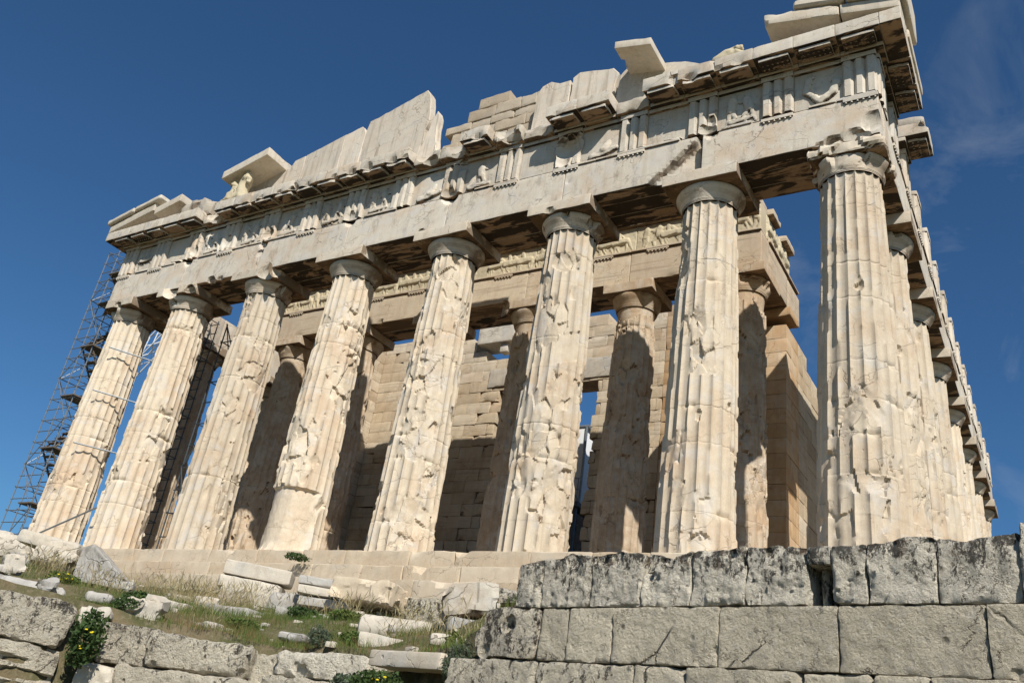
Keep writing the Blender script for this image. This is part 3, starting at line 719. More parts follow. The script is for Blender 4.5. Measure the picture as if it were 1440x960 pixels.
# ---- horizontal cornice
def cornice_block(c, s, w=1.068, seed=0, bites=(), front=-1.62, corner=0):
    x0, x1 = c - w / 2, c + w / 2
    V, F = box(x0, x1, front, -.2, ZF + .14, ZG, res=.11, r0=.012, rv=.05, amp=.008, seed=seed)
    V2, F2 = box(x0 + .002, x1 - .002, -1.02, -.25, ZF + .002, ZF + .138, res=.3, r0=.02, seed=seed + 1)
    V, F = join([(V, F), (V2, F2)]); V = bite(V, bites)
    g = emit('cornice_block', side(V, s), F, M_ENT, temple, sharp=20)
    if front > -1.4: return
    V, F = box(c - .4, c + .4, front + .07, -1.05, ZF + .045, ZF + .138, res=.12, r0=.008, rv=.03, amp=.004, seed=seed + 2)
    V[:, 2] += np.where(V[:, 1] < -1.3, -.03, 0.0) * 1.0
    V = bite(V, bites); pr = [(V, F)]
    if corner:
        for a in range(6):
            for b in range(3):
                gx = c - .33 + a * .132; gy = front + .14 + b * .15
                pr.append(tube((gx, gy, ZF + .05), (gx, gy, ZF + .01), .024, 6))
    V, F = join(pr); emit('mutule', side(V, s), F, M_ENT, g, smooth=True)
def seg_ok(x):
    for a, b in ((-16.2, -9.9), (-9.2, 1.1), (1.75, 4.15), (5.1, 8.4), (9.2, 16.2)):
        if a <= x - .4 and x + .4 <= b: return True
    return False
for k in range(-14, 15):
    x = k * 1.0715; rg = random.Random(600 + k); bt = []
    inner = -9.2 < x < 9.0 or 9.0 < x < 12.2
    if inner:
        for q in range(rg.choice((1, 2, 2, 3))): bt.append((x + rg.uniform(-.5, .5), -1.72, ZF + rg.uniform(.05, .2), rg.uniform(.14, .26)))
        if rg.random() < .5: bt.append((x + rg.choice((-.53, .53)), -1.7, ZG - .05, rg.uniform(.1, .22)))
    if seg_ok(x): cornice_block(x, 'w', seed=610 + k, bites=bt, corner=k >= 12 or k <= -12)
    else:
        V, F = box(x - .53, x + .53, -1.08 - rg.uniform(0, .25), -.25, ZF + .003, ZG - rg.uniform(0, .12), res=.11, r0=.05, rv=.2, amp=.03, seed=640 + k)
        V = bite(V, [(x + rg.uniform(-.3, .3), -1.4, ZG - .1, .4), (x + .2, -1.35, ZF, .35)])
        emit('broken_cornice_block', V, F, M_RUIN, temple, sharp=30)
for s_, sg in (('w', 0),):
    for q in (-1, 1):                                  # the two corner blocks, mitred round to the flank
        xa, xb = sorted((q * 15.54, q * 16.05))
        V, F = box(xa, xb, -1.62, -.2, ZF + .14, ZG, res=.12, r0=.01, rv=.02, amp=.005, seed=660 + q)
        emit('corner_cornice_block', V, F, M_ENT, temple, sharp=20)
for y in (.36, 1.43): cornice_block(y, 's', seed=670 + int(y), corner=1)
cornice_block(3.55, 's', w=1.2, seed=680, corner=1, bites=[(3.0, -1.7, ZG, .25)])
V, F = box(2.98, 4.14, -1.55, -.3, ZG + .003, ZG + .30, res=.15, r0=.06, rv=.1, seed=681); emit('cornice_slab', side(V, 's'), F, M_RUIN, temple)
for y in (-.5, -1.57): cornice_block(y, 'n', seed=690, corner=0)
V, F = box(-1.98, -.8, -1.0, -.25, ZF - .2, ZG - .02, res=.2, r0=.05, rv=.1, seed=691)

# ---- pediment
def ramp_block(x0, x1, zb0, zb1, th, y0, y1, seed, mat=M_NEW, name='raking_cornice_block', bites=(), r0=.012, rv=.07, res=.10):
    n = x1 - x0; V, F = stone(n, y1 - y0, th, res, r0, rv, .006, seed, origin=(x0, y0, zb0))
    V = V + np.array([n / 2 + x0, (y0 + y1) / 2, th / 2]); t = (V[:, 0] - x0) / n
    V[:, 2] += zb0 + (zb1 - zb0) * t
    V = bite(V, bites)
    return emit(name, V, F, mat, temple, sharp=20)
for q in (-1, 1):
    if q < 0:
        ramp_block(-16.05, -13.3, ZG + .004, ZG + .60, .34, -1.62, -.5, 700)
        ramp_block(-13.28, -11.75, ZG + .42, ZG + .78, .34, -1.55, -.5, 701)
        ramp_block(-16.2, -14.55, ZG + .36, ZG + .72, .26, -1.76, -.7, 702, name='gutter_block', r0=.09)
        ramp_block(-14.53, -12.95, ZG + .74, ZG + 1.06, .25, -1.74, -.8, 703, name='gutter_block', r0=.09)
        V, F = box(-12.9, -11.3, -.9, -.3, ZG, ZG + .55, res=.15, r0=.06, rv=.2, amp=.03, seed=704); emit('tympanum_slab', V, F, M_TYMP, temple)
        V, F = box(-11.75, -10.0, -1.35, -.5, ZG - .02, ZG + .75, res=.09, r0=.15, rv=.35, amp=.07, seed=705, facets=.12)
        V = bite(V, [(-10.0, -1.4, ZG + .9, .5)]); emit('broken_block', V, F, M_RUIN, temple, sharp=26)
    else:
        ramp_block(14.6, 16.05, ZG + .32, ZG + .004, .34, -1.62, -.5, 710)
        ramp_block(12.62, 14.58, ZG + .75, ZG + .325, .36, -1.62, -.5, 711, bites=[(12.5, -1.7, ZG + .7, .25), (13.6, -1.75, ZG + .95, .14)], r0=.02, rv=.10)
        ramp_block(13.4, 14.75, ZG + .97, ZG + .68, .30, -1.72, -.7, 712, name='gutter_block', r0=.12, rv=.08)
        ramp_block(14.77, 16.2, ZG + .67, ZG + .36, .27, -1.76, -.7, 713, name='gutter_block', r0=.06)
        ramp_block(14.77, 16.15, ZG + .96, ZG + .65, .12, -1.70, -.9, 714, name='gutter_block', r0=.03)
V, F = box(15.45, 16.10, -.48, 1.9, ZG + .004, ZG + .30, res=.2, r0=.03, rv=.05, seed=715); emit('gutter_block', V, F, M_NEW, temple)
V, F = box(15.3, 16.18, -1.0, .6, ZG + .66, ZG + 1.75, res=.2, r0=.05, rv=.05, seed=716); emit('roof_corner_block', V, F, M_NEW, temple)
V, F = box(14.2, 16.0, -.49, .6, ZG + .302, ZG + .655, res=.2, r0=.05, rv=.05, seed=717); emit('roof_corner_block', V, F, M_NEW, temple)
V, F = box(11.0, 12.6, -.9, .2, ZG, ZG + .4, res=.2, r0=.05, rv=.1, seed=718); emit('tympanum_slab', V, F, M_TYMP, temple)

def tymp(poly, y0=-.52, y1=-.18, seed=0, mat=M_TYMP, label=None, jit=.02):
    V, F = slab(poly, y0, y1, .12, jit, seed); o = emit('tympanum_slab', V, F, mat, temple, sharp=30)
    if label: o['label'] = label
zb = ZG + .002
tymp([(-9.6, zb), (-6.02, zb), (-6.02, 15.95), (-6.55, 15.86), (-6.75, 15.52), (-7.3, 15.62), (-9.6, 15.05)], seed=1)
tymp([(-6.0, zb), (-4.05, zb), (-4.05, 16.44), (-6.0, 15.98)], seed=2)
tymp([(-4.03, zb), (-3.02, zb), (-3.0, 16.2), (-3.1, 16.45), (-3.25, 16.60), (-4.03, 16.44)], seed=3)
tymp([(-3.0, zb), (-.28, zb), (.02, 14.9), (.0, 15.5), (.12, 15.9), (.05, 16.5), (-.1, 17.15), (-.3, 17.42), (-1.2, 17.20), (-2.9, 16.72), (-2.98, 16.4)], seed=4, jit=.03)
tymp([(-.25, zb), (.85, zb), (.66, 14.6), (.52, 15.3), (.50, 16.0), (.40, 16.22), (.28, 15.85), (.12, 15.2), (-.1, 14.5)], y0=-.50, seed=5)
tymp([(4.55, zb), (5.9, zb), (5.85, 15.85), (5.45, 15.86), (5.1, 16.05), (4.8, 15.95), (4.6, 15.7)], y0=-.42, y1=.0, seed=6)
tymp([(5.92, zb), (7.5, zb), (7.55, 15.1), (7.65, 15.5), (7.45, 15.78), (6.2, 16.05), (5.95, 15.9)], y0=-.45, y1=.0, seed=7)
tymp([(7.62, zb), (11.2, zb), (11.0, 14.45), (9.9, 15.12), (8.0, 15.60), (7.75, 15.3)], seed=8, mat=M_NEW)
tymp([(11.2, zb), (13.2, zb), (12.8, 14.25), (11.3, 14.4)], y0=-.50, seed=9, mat=M_TYMP)
# rubble backing of small porous blocks showing in the gap of the pediment
pr = []; rg = random.Random(5)
def top_at(x): return np.interp(x, [.5, 1.2, 1.25, 3.0, 3.3, 3.35, 4.2, 4.9, 5.6], [15.3, 15.5, 16.35, 16.25, 15.9, 15.85, 15.9, 16.3, 16.0])
z = zb; row = 0
while z < 16.6:
    h = rg.uniform(.34, .52); x = .55 + (row % 2) * .3
    while x < 5.6:
        w = rg.uniform(.6, 1.35)
        if z + h * .75 < top_at(x + w / 2) + .35: pr.append(box(x, x + w - .012, .02 + rg.uniform(-.04, .04), .6, z, z + h - .012, res=.12, r0=.02, rv=.09, amp=.015, seed=int(x * 9 + z * 31)))
        x += w
    z += h; row += 1
V, F = join(pr); emit('backing_wall', V, F, M_PORB, temple, sharp=20, tone=tones(5, .7))
V, F = box(9.6, 13.0, .0, .7, ZG + .002, ZG + .80, res=.2, r0=.05, rv=.15, amp=.03, seed=722); emit('shadow_block', V, F, M_PORB, temple)  # unseen block added to cast the shadow across the porch column
# the two overhanging stubs of the raking cornice
ramp_block(-9.35, -6.95, 14.90, 15.48, .36, -1.60, -.15, 720, name='overhanging_cornice_slab', bites=[(-9.5, -1.7, 15.3, .18)])
ramp_block(8.08, 9.28, 15.22, 14.94, .27, -1.70, -.10, 721, name='overhanging_cornice_slab', bites=[(8.0, -1.0, 15.2, .22), (7.95, -1.75, 15.1, .18)], rv=.05)

# ---- inner porch entablature with its carved frieze
PA, PT, PF, PC = 10.785, 11.98, 12.06, 13.06
pe = [-10.85, -6.26, -2.09, 2.09, 6.26, 10.85]
for i, (a, b) in enumerate(zip(pe[:-1], pe[1:])):
    V, F = box(a + .006, b - .006, 4.46, 5.30, PA, PT - .005, res=.16, r0=.015, rv=.05, amp=.008, seed=800 + i)
    V = bite(V, [(a + 1.4, 4.35, PA - .02, .22)])
    ar = emit('porch_architrave_block', V, F, M_PARC, temple, sharp=20)
    V, F = box(a + .02, b - .02, 5.32, 6.14, PA + .003, PT - .2, res=.5, r0=.03, rv=.1, seed=810 + i); emit('inner_beam', V, F, M_ENT, ar)
    parts = [box(a + .01, b - .01, 4.39, 5.0, PT - .002, PF, res=.3, r0=.01, rv=.03, seed=i)]
    x = a + 1.0
    while x < b: parts.append(guttae(x, PT - .004, .8, 6, 4.40, .07)); x += 2.085
    V, F = join(parts); emit('taenia', V, F, M_PARC, ar, smooth=False)
fx = [-10.8, -8.6, -6.3, -4.2, -2.0, .2, 2.3, 4.3, 6.4, 8.4, 10.8]
for i, (a, b) in enumerate(zip(fx[:-1], fx[1:])):
    rg = random.Random(840 + i); w = b - a - .01; caps = []; x = .35
    while x < w - .1:
        caps += horseman(x, .03, .92, rg) if rg.random() < .72 else figure(x, .03, .88, rg)
        x += rg.uniform(.42, .7)
    V, F = relief(w, PC - PF, caps, .020, .85, 840 + i, .25)
    V = V + np.array([a + .005, 4.50, PF + .003]); V2, F2 = box(a + .004, b - .004, 4.525, 5.1, PF + .002, PC, res=.5, r0=.003)
    V, F = join([(V, F), (V2, F2)]); emit('frieze_relief', V, F, M_REL, temple, sharp=50)
for i, (a, b) in enumerate(zip(fx[:-1], fx[1:])):
    pr = [box(a + .01, b - .01, 4.34, 5.2, PC + .003, PC + .12, res=.25, r0=.02, rv=.05, amp=.008, seed=860 + i)]
    if i != 2: pr.append(box(a + .012, b - .012, 4.24, 5.25, PC + .121, PC + .30, res=.25, r0=.03, rv=.08, amp=.01, seed=870 + i))
    V, F = join(pr); emit('porch_cornice', V, F, M_PARC, temple, sharp=20)
V, F = join([box(a + .01, b - .01, 5.28, 6.12, PC - 1.2, PC + rnd.uniform(.75, .95), res=.4, r0=.03, rv=.1, amp=.01, seed=894 + i) for i, (a, b) in enumerate(zip(fx[:-2], fx[1:-1]))])
emit('porch_shadow_course', V, F, M_WALL, temple, tone=tones(9, .6))  # unseen course added behind the porch to set the shadow line on the door wall
# returns of the porch entablature along the flanks
for q in (1, -1):
    xs = sorted((q * 10.85, q * 9.95))
    V, F = join([box(xs[0], xs[1], 5.31, 7.6, PA + .002, PT, res=.25, r0=.03, rv=.08, amp=.01, seed=880 + q), box(xs[0], xs[1], 7.61, 9.2, PA + .002, PT - .05, res=.25, r0=.03, rv=.08, amp=.01, seed=882)])
    emit('porch_architrave_block', V, F, M_PARC, temple)
    xs = sorted((q * 10.92, q * 10.2)); V, F = box(xs[0], xs[1], 5.26, 8.9, PT + .002, PF, res=.4, r0=.015, rv=.02, seed=883); emit('taenia', V, F, M_PARC, temple)
    rg = random.Random(7 + q); caps = []; x = .3
    while x < 2.5: caps += horseman(x, .03, .92, rg); x += .7
    V, F = relief(2.9, .99, caps, .03, .85, 890, .45)
    if q > 0:
        V = np.stack([10.80 - V[:, 1] * 1.0, 5.14 + V[:, 0], V[:, 2] + PF + .003], 1)
        V = V; F2v, F2f = box(10.2, 10.775, 5.14, 8.04, PF + .002, PC, res=.4, r0=.003)
    else:
        V = np.stack([-10.80 + V[:, 1], 8.04 - V[:, 0], V[:, 2] + PF + .003], 1); F2v, F2f = box(-10.775, -10.2, 5.14, 8.04, PF + .002, PC, res=.4, r0=.003)
    V, F = join([(V, F), (F2v, F2f)]); emit('frieze_relief', V, F, M_REL, temple)
    xs = sorted((q * 11.0, q * 10.2))
    for V, F in (box(xs[0], xs[1], 5.26, 6.2, PC + .003, PC + .26, res=.2, r0=.03, rv=.1, amp=.015, seed=892), box(xs[0], xs[1], 6.9, 8.0, PC + .003, PC + .24, res=.2, r0=.03, rv=.1, amp=.015, seed=893)):
        emit('porch_cornice', V, F, M_PARC, temple, sharp=20)

# ---- cella walls, block by block inside each mesh
def ashlar(a0, a1, t0, t1, z0, top, along='x', seed=0, hh=.52, ww=1.22, hole=None, mat=M_WALL, name='cella_wall', ortho=1.17, jr=.006):
    rg = random.Random(seed); parts = []; z = z0; r = 0
    while z < 14.2:
        h = ortho if r == 0 and ortho else hh
        x = a0 - (ww / 2 if r % 2 else 0)
        while x < a1 - .02:
            b = min(x + ww, a1); xa = max(x, a0)
            if a1 - b < .2: b = a1
            m = (xa + b) / 2; cut = False
            if hole and z + h / 2 < 10.25:
                lo_, hi_ = -2.35 + rg.uniform(-.22, .12), 2.2 + rg.uniform(-.10, .16)
                if xa < lo_ < b: b, cut = lo_, True
                elif xa < hi_ < b: xa, cut = hi_, True
                m = (xa + b) / 2
                if lo_ - .01 < m < hi_ + .01 and not cut: x += ww; continue
            if z + h * .6 < top(m) + (rg.uniform(-.35, .25) if hole else 0) and b - xa > .1:
                j = rg.uniform(-.03, .03) if rg.random() < .3 else rg.uniform(-.01, .01); j2 = rg.uniform(-.012, .012)
                xa2, b2 = xa, b
                rr = .06 if cut else .008
                if along == 'x': parts.append(box(xa2 + .001, b2 - .001, t0 + j, t1 + j2, z, z + h - .002, res=.3 if rr < .05 else .14, r0=jr if rr < .05 else .03, rv=(.18 if rg.random() < .22 else .02) if rr < .05 else .25, amp=.01 if rr < .05 else .03, seed=seed + len(parts)))
                else: parts.append(box(t0 + j, t1 + j2, xa + .003, b - .003, z, z + h - .005, res=.3, r0=jr, rv=.03, amp=.006, seed=seed + len(parts)))
            x += ww
            if b == a1: break
            
        z += h; r += 1
    V, F = join(parts); return emit(name, V, F, mat, temple, sharp=20, tone=tones(seed))
dtop = lambda x: np.interp(x, [-9.7, -8.5, -6, -4.6, -4.4, -3.95, -3.9, -2.2, -2.15, .5, .55, 4, 9.7], [13.6, 13.7, 13.3, 13.2, 13.0, 12.7, 12.0, 12.0, 12.1, 12.2, 13.2, 13.3, 13.0])
door = lambda x, z, a, b: (-2.35 - .25 * math.sin(z * 1.7) < x < 2.2 + .15 * math.sin(z * 2.3)) and z < 10.2
ashlar(-9.68, 5.2, 10.5, 11.6, .705, dtop, 'x', 900, hole=door, name='door_wall')
ashlar(5.205, 9.68, 10.5, 11.6, .705, dtop, 'x', 901, name='door_wall', mat=M_ANTA)
V, F = box(-3.2, 3.1, 10.42, 11.7, 10.32, 11.25, res=.2, r0=.05, rv=.15, amp=.03, seed=905); emit('lintel', V, F, M_RUIN, temple, sharp=32)
V, F = box(-3.95, -1.9, 10.15, 11.3, 12.48, 13.62, res=.14, r0=.02, rv=.12, amp=.02, seed=906); emit('wall_top_block', V, F, M_WHT, temple, sharp=32)
V, F = box(-2.75, -2.35, 10.30, 10.7, 12.03, 12.475, res=.14, r0=.02, rv=.05, seed=907); emit('wall_top_block', V, F, M_WHT, temple)
stop_ = lambda y: np.interp(y, [7.7, 9.2, 9.25, 10.3, 10.4, 11.4, 11.5, 13, 16, 20, 30], [10.4, 10.4, 10.5, 10.5, 9.95, 9.9, 9.7, 9.5, 9.0, 8.0, 6.0])
ashlar(9.3, 26, 9.7, 10.78, .705, stop_, 'y', 910)
ashlar(7.72, 9.29, 9.72, 10.78, .705, lambda y: 10.45, 'y', 911, mat=M_ANTA, name='anta', jr=.005)
V, F = box(9.55, 10.95, 7.55, 8.6, 10.44, 10.78, res=.15, r0=.03, rv=.08, amp=.01, seed=912); emit('anta_capital', V, F, M_ANTA, temple)
ntop = lambda y: np.interp(y, [7.7, 9.2, 9.25, 11.5, 12, 14, 26], [10.4, 10.4, 13.5, 13.4, 12.0, 11.0, 8.0])
ashlar(7.72, 26, -10.8, -9.7, .705, ntop, 'y', 915)
V, F = box(-10.95, -9.55, 7.55, 8.6, 10.44, 10.78, res=.15, r0=.03, rv=.08, amp=.01, seed=916); emit('anta_capital', V, F, M_ANTA, temple)

# ================================================================== sculpture left in the pediment
def skin_figure(name, mat, nodes, edges, loc, label, cat, rz=0.0):
    me = bpy.data.meshes.new(name); me.from_pydata([n[:3] for n in nodes], edges, []); o = bpy.data.objects.new(name, me); COL.objects.link(o)
    o.location = loc; o.rotation_euler = (0, 0, rz)
    sk = o.modifiers.new('skin', 'SKIN'); sk.use_smooth_shade = True
    for v, n in zip(me.skin_vertices[0].data, nodes): v.radius = (n[3], n[3] * .9)
    me.skin_vertices[0].data[0].use_root = True
    o.modifiers.new('sub', 'SUBSURF').render_levels = 2; o.modifiers['sub'].levels = 2
    tx = bpy.data.textures.new('folds', 'CLOUDS'); tx.noise_scale = .16; tx.noise_depth = 3
    d = o.modifiers.new('disp', 'DISPLACE'); d.texture = tx; d.strength = .16; d.mid_level = .5
    me.materials.append(mat)
    return tag(o, label, cat)
skin_figure('statue', M_REL,
    [(0, 0, .30, .32), (.02, 0, .70, .27), (.06, 0, 1.05, .26), (.10, -.02, 1.38, .30), (.12, -.02, 1.62, .14), (-.25, -.15, .30, .20), (-.55, -.20, .18, .16), (-.95, -.2, .10, .10), (.32, -.1, 1.15, .12), (.38, -.15, .85, .10),
     (.22, -.12, .18, .18), (.25, -.15, .05, .14),
     (-.42, .0, .62, .22), (-.44, 0, .92, .22), (-.45, 0, 1.12, .20), (-.45, 0, 1.24, .10), (-.62, -.12, .95, .10)],
    [(0, 1), (1, 2), (2, 3), (3, 4), (0, 5), (5, 6), (6, 7), (3, 8), (8, 9), (0, 10), (10, 11), (5, 12), (12, 13), (13, 14), (14, 15), (14, 16)],
    (-8.35, -1.18, ZG), 'headless marble group of two seated draped figures under the left overhanging cornice slab', 'statue')
skin_figure('statue_fragment', M_REL,
    [(0, 0, .18, .18), (.3, 0, .28, .20), (.65, 0, .30, .19), (1.0, 0, .22, .15), (1.25, -.05, .14, .10), (.75, -.1, .45, .10), (1.0, -.12, .40, .08)],
    [(0, 1), (1, 2), (2, 3), (3, 4), (2, 5), (5, 6)], (11.0, -1.25, ZG - .03), 'eroded reclining marble figure lying on the cornice at the right', 'statue')

# ================================================================== scaffolding
def scaffold(label, group, xs, ys, z0, z1, dz=.5, plank=(), stair=False, mat=M_STEEL, r=.027, brace=True, seed=0, rails=0):
    t = empty('scaffold_tower', (xs[0], ys[0], z0), label=label, cat='scaffold', group=group)
    off = -np.array([xs[0], ys[0], z0])
    def put(name, pr, m):
        if pr: V, F = join(pr); emit(name, V + off, F, m, t, smooth=name != 'plank')
    up = []; ru = []; br = []; pl = []; stt = []
    for x in xs:
        for y in ys: up.append(tube((x, y, z0), (x, y, z1), r))
    z = z0 + .25; k = 0
    while z < z1:
        for y in ys: ru.append(tube((xs[0] - .08, y, z), (xs[-1] + .08, y, z), r * .8))
        if k % 2 == 0:
            for x in xs: ru.append(tube((x, ys[0] - .08, z + .03), (x, ys[-1] + .08, z + .03), r * .8))
        if brace and k % 4 == 0:
            zt = min(z + dz * 4, z1); a, b = (xs[0], xs[-1]) if (k // 4) % 2 else (xs[-1], xs[0])
            br.append(tube((a, ys[0] - .04, z), (b, ys[0] - .04, zt), r * .8)); br.append(tube((xs[0] - .04, ys[0 if (k // 4) % 2 else -1], z), (xs[0] - .04, ys[-1 if (k // 4) % 2 else 0], zt), r * .8))
        z += dz; k += 1
    for q, zp in enumerate(plank):
        pl.append(box(xs[-2] - .05, xs[-1] + .12, ys[0] - .1, ys[-1] + .1, zp, zp + .06, res=1, r0=.004))
        if stair and q + 1 < len(plank):
            n = 8
            for s in range(1, n):
                f = s / n if q % 2 == 0 else 1 - s / n
                zz = zp + (plank[q + 1] - zp) * s / n; yy = ys[0] + (ys[-1] - ys[0]) * f
                stt.append(box(xs[-2] + .05, xs[-1] - .05, yy - .12, yy + .12, zz, zz + .04, res=1, r0=.003))
            for xx in (xs[-2] + .05, xs[-1] - .05):
                ya, yb = (ys[0], ys[-1]) if q % 2 == 0 else (ys[-1], ys[0]); stt.append(tube((xx, ya, zp), (xx, yb, plank[q + 1]), .04))
    put('upright', up, mat); put('ledger', ru, mat); put('brace', br, mat)
    for p_ in pl: put('plank', [p_], M_PLANK)
    put('stair', stt, M_PLANK)
    return t
scaffold('tall slender steel stair scaffold standing against the sky left of the temple', None, [-19.3, -18.5, -17.7], [.5, 1.35, 2.2], -2.3, 14.6, .5, [-.2, 2.2, 4.6, 7.0, 9.4, 11.6, 13.2], True)
scaffold('narrow dark steel ladder scaffold seen between the first and second front columns from the left', None, [-13.35, -12.9], [2.4, 2.9], 0, 11.2, .45, (), mat=M_DSTEEL, brace=False)
scaffold('dark braced steel scaffold behind the gap between the second and third front columns from left', None, [-10.6, -9.7, -8.9], [1.7, 2.9], 0, 10.1, .9, [9.4], mat=M_DSTEEL, r=.03)
def pole(p, q, r, label, mat=M_STEEL, name='scaffold_pole'):
    p = np.array(p, float); V, F = tube(p - p, np.array(q) - p, r, 8); tag(emit(name, V, F, mat, None, tuple(p)), label, 'pole')
pole((-14.6, -1.95, -.50), (-10.45, -1.25, 1.35), .032, 'long grey steel pole slanting across the foot of the leftmost column')
pole((-13.75, -1.02, 4.05), (-12.75, 1.0, 4.1), .03, 'short horizontal steel pole touching the leftmost column at mid height')
pole((-13.85, -.98, 8.15), (-12.6, .9, 8.05), .03, 'short horizontal steel pole at the top of the leftmost column')
pole((-13.8, -1.0, 6.25), (-12.7, .8, 6.2), .03, 'short horizontal steel pole between the other two on the right side of the leftmost column')
# far lattice mast seen through the first gap
cm = empty('crane', (-33.8, 11.3, -2.3), label='white lattice crane far behind the gap between the two leftmost front columns', cat='crane')
def lattice(p, q, w, r, name):
    p = np.array(p, float); q = np.array(q, float); d = (q - p); L_ = np.linalg.norm(d); d /= L_
    a = np.cross(d, (0, 1.0, 0)); a /= np.linalg.norm(a); b = np.cross(d, a); n = int(L_ / (w * 1.3)); pr = []
    cs = [a * w / 2 + b * w / 2, a * w / 2 - b * w / 2, -a * w / 2 - b * w / 2, -a * w / 2 + b * w / 2]
    for c in cs: pr.append(tube(p + c, q + c, r))
    for k in range(n):
        u = p + d * L_ * k / n; v = p + d * L_ * (k + 1) / n
        for c, e in zip(cs, cs[1:] + cs[:1]): pr.append(tube(u + c, v + e, r * .7))
    V, F = join(pr); emit(name, V, F, M_WPAINT, cm)
lattice((0, 0, 0), (0, 0, 17), .9, .06, 'mast'); lattice((-.4, 0, 15.0), (4.4, 0, 19.6), .8, .05, 'jib')
# restoration works seen through the great door
hut = empty('site_hut', (-1.2, 15.0, .70), label='white panelled site hut raised on a dark steel platform seen through the great doorway', cat='hut')
V, F = join([box(-1.4 + k * .5, -.91 + k * .5, -.6, 2.4, 5.3, 9.1, res=2, r0=.012) for k in range(5)]); emit('panel', V, F, M_WPAINT, hut)
V, F = join([box(-1.45, 1.25, -.66, 2.46, 9.1, 9.2, res=2, r0=.01), box(1.10, 1.2, -.68, -.60, 5.3, 9.1, res=2, r0=.01)]); emit('frame', V, F, M_STEEL, hut)
V, F = join([box(-2.2, 1.6, -1.6, 2.6, 5.05, 5.25, res=2, r0=.01)] + [box(a - .08, a + .08, b - .08, b + .08, 0, 5.05, res=3, r0=.01) for a in (-2.0, 1.4) for b in (-1.4, 2.4)]); emit('platform', V, F, M_DSTEEL, hut)
V, F = join([tube((a, -1.55, 5.25), (a, -1.55, 6.3), .03) for a in (-2, -1, 0, 1, 1.5)] + [tube((-2.1, -1.55, z), (1.55, -1.55, z), .03) for z in (5.8, 6.3)] + [tube((-1.6, -1.3, 8.6), (1.6, -1.5, 5.3), .05), tube((-1.6, -1.3, 8.1), (1.3, -1.5, 5.3), .05)])
emit('railing', V, F, M_STEEL, hut)
V, F = join([box(-2.0, 1.5, -1.3, 2.3, k * .4, k * .4 + .385, res=3, r0=.012) for k in range(12)]); emit('timber_screen', V, F, M_PLANK, hut)

# ================================================================== the ground
FL = np.array([(-400, -60), (-30, -20), (-6, -15.5), (4.6, -13.2), (5.3, -11.6), (5.5, -10.7), (6.2, -10.15), (7.7, -9.6), (9.75, -9.5), (11.6, -10.2), (12.5, -10.55), (18, -11.65), (30, -14.2), (400, -60)])
CP = np.array([(1.19, -9.95, -2.94), (-1.54, -8.68, -2.25), (.63, -8.91, -2.49), (3.71, -10.58, -3.26), (4.97, -10.47, -3.41), (2.0, -8.61, -2.8), (-3.09, -5.43, -1.8), (5.97, -9.61, -3.52), (1.32, -6.14, -2.34), (.23, -4.3, -1.95),
    (4.9, -8.07, -3.03), (7.5, -9.08, -3.58), (3.72, -5.65, -2.52), (8.43, -9.01, -3.55), (5.83, -6.37, -2.78), (9.35, -8.99, -3.6), (7.35, -6.75, -2.82), (10.45, -9.14, -3.55), (9.46, -7.88, -3.15), (11.05, -9.21, -3.4), (9.6, -7.17, -2.81), (10.31, -7.3, -2.65), (5.94, -4.29, -2.15),
    (0, -3.1, -2.0), (4, -3.1, -2.1), (8, -3.1, -2.1), (12, -3.1, -2.15), (16, -3.1, -2.2), (12.6, -9.0, -2.8), (13.5, -10, -2.8), (16, -10.5, -2.8), (18, -6, -2.5), (25, -8, -2.6), (30, 0, -2.4), (-6, -4, -1.45), (-10, -4, -1.1), (-14, -4, -1.1), (-20, -4, -1.5), (-4, -9, -2.1), (-10, -10, -1.9), (-20, -12, -2.0)])
def terrain(x, y):
    x = np.asarray(x, float); y = np.asarray(y, float); d2 = (x[:, None] - CP[:, 0]) ** 2 + (y[:, None] - CP[:, 1]) ** 2 + .15
    w = d2 ** -1.6; h = (w * CP[:, 2]).sum(1) / w.sum(1)
    P = np.stack([x, y, x * 0], 1)
    inside = (np.abs(x) < 17.5) & (y > -2.8); h = np.where(y > -2.8, np.where(inside, -2.4, np.minimum(h, -2.2)), h)
    h = h + (fbm(P * .9, 3, 3) - .5) * .22 * (y < -3) + (fbm(P * 4, 3, 5) - .5) * .07
    fy = np.interp(x, FL[:, 0], FL[:, 1]); low = -6.35 + (fbm(P * .5, 3, 9) - .5) * .25
    h = low + (h - low) * sst(.12, .42, y - fy)
    far = np.hypot(x, y - 30); return h - sst(90, 400, far) * 70
gx = np.concatenate([-np.geomspace(6000, 34, 26), np.arange(-32, 32, .3), np.geomspace(33, 6000, 26)])
gy = np.concatenate([-np.geomspace(6000, 28, 22), np.arange(-26, -2.4, .25), np.arange(-1, 80, 6), np.geomspace(90, 6000, 20)])
X, Y = np.meshgrid(gx, gy, indexing='ij'); Z = terrain(X.ravel(), Y.ravel())
o = emit('ground', np.stack([X.ravel(), Y.ravel(), Z], 1), grid_f(len(gx), len(gy)), M_GND, sharp=0); tag(o, kind='structure')

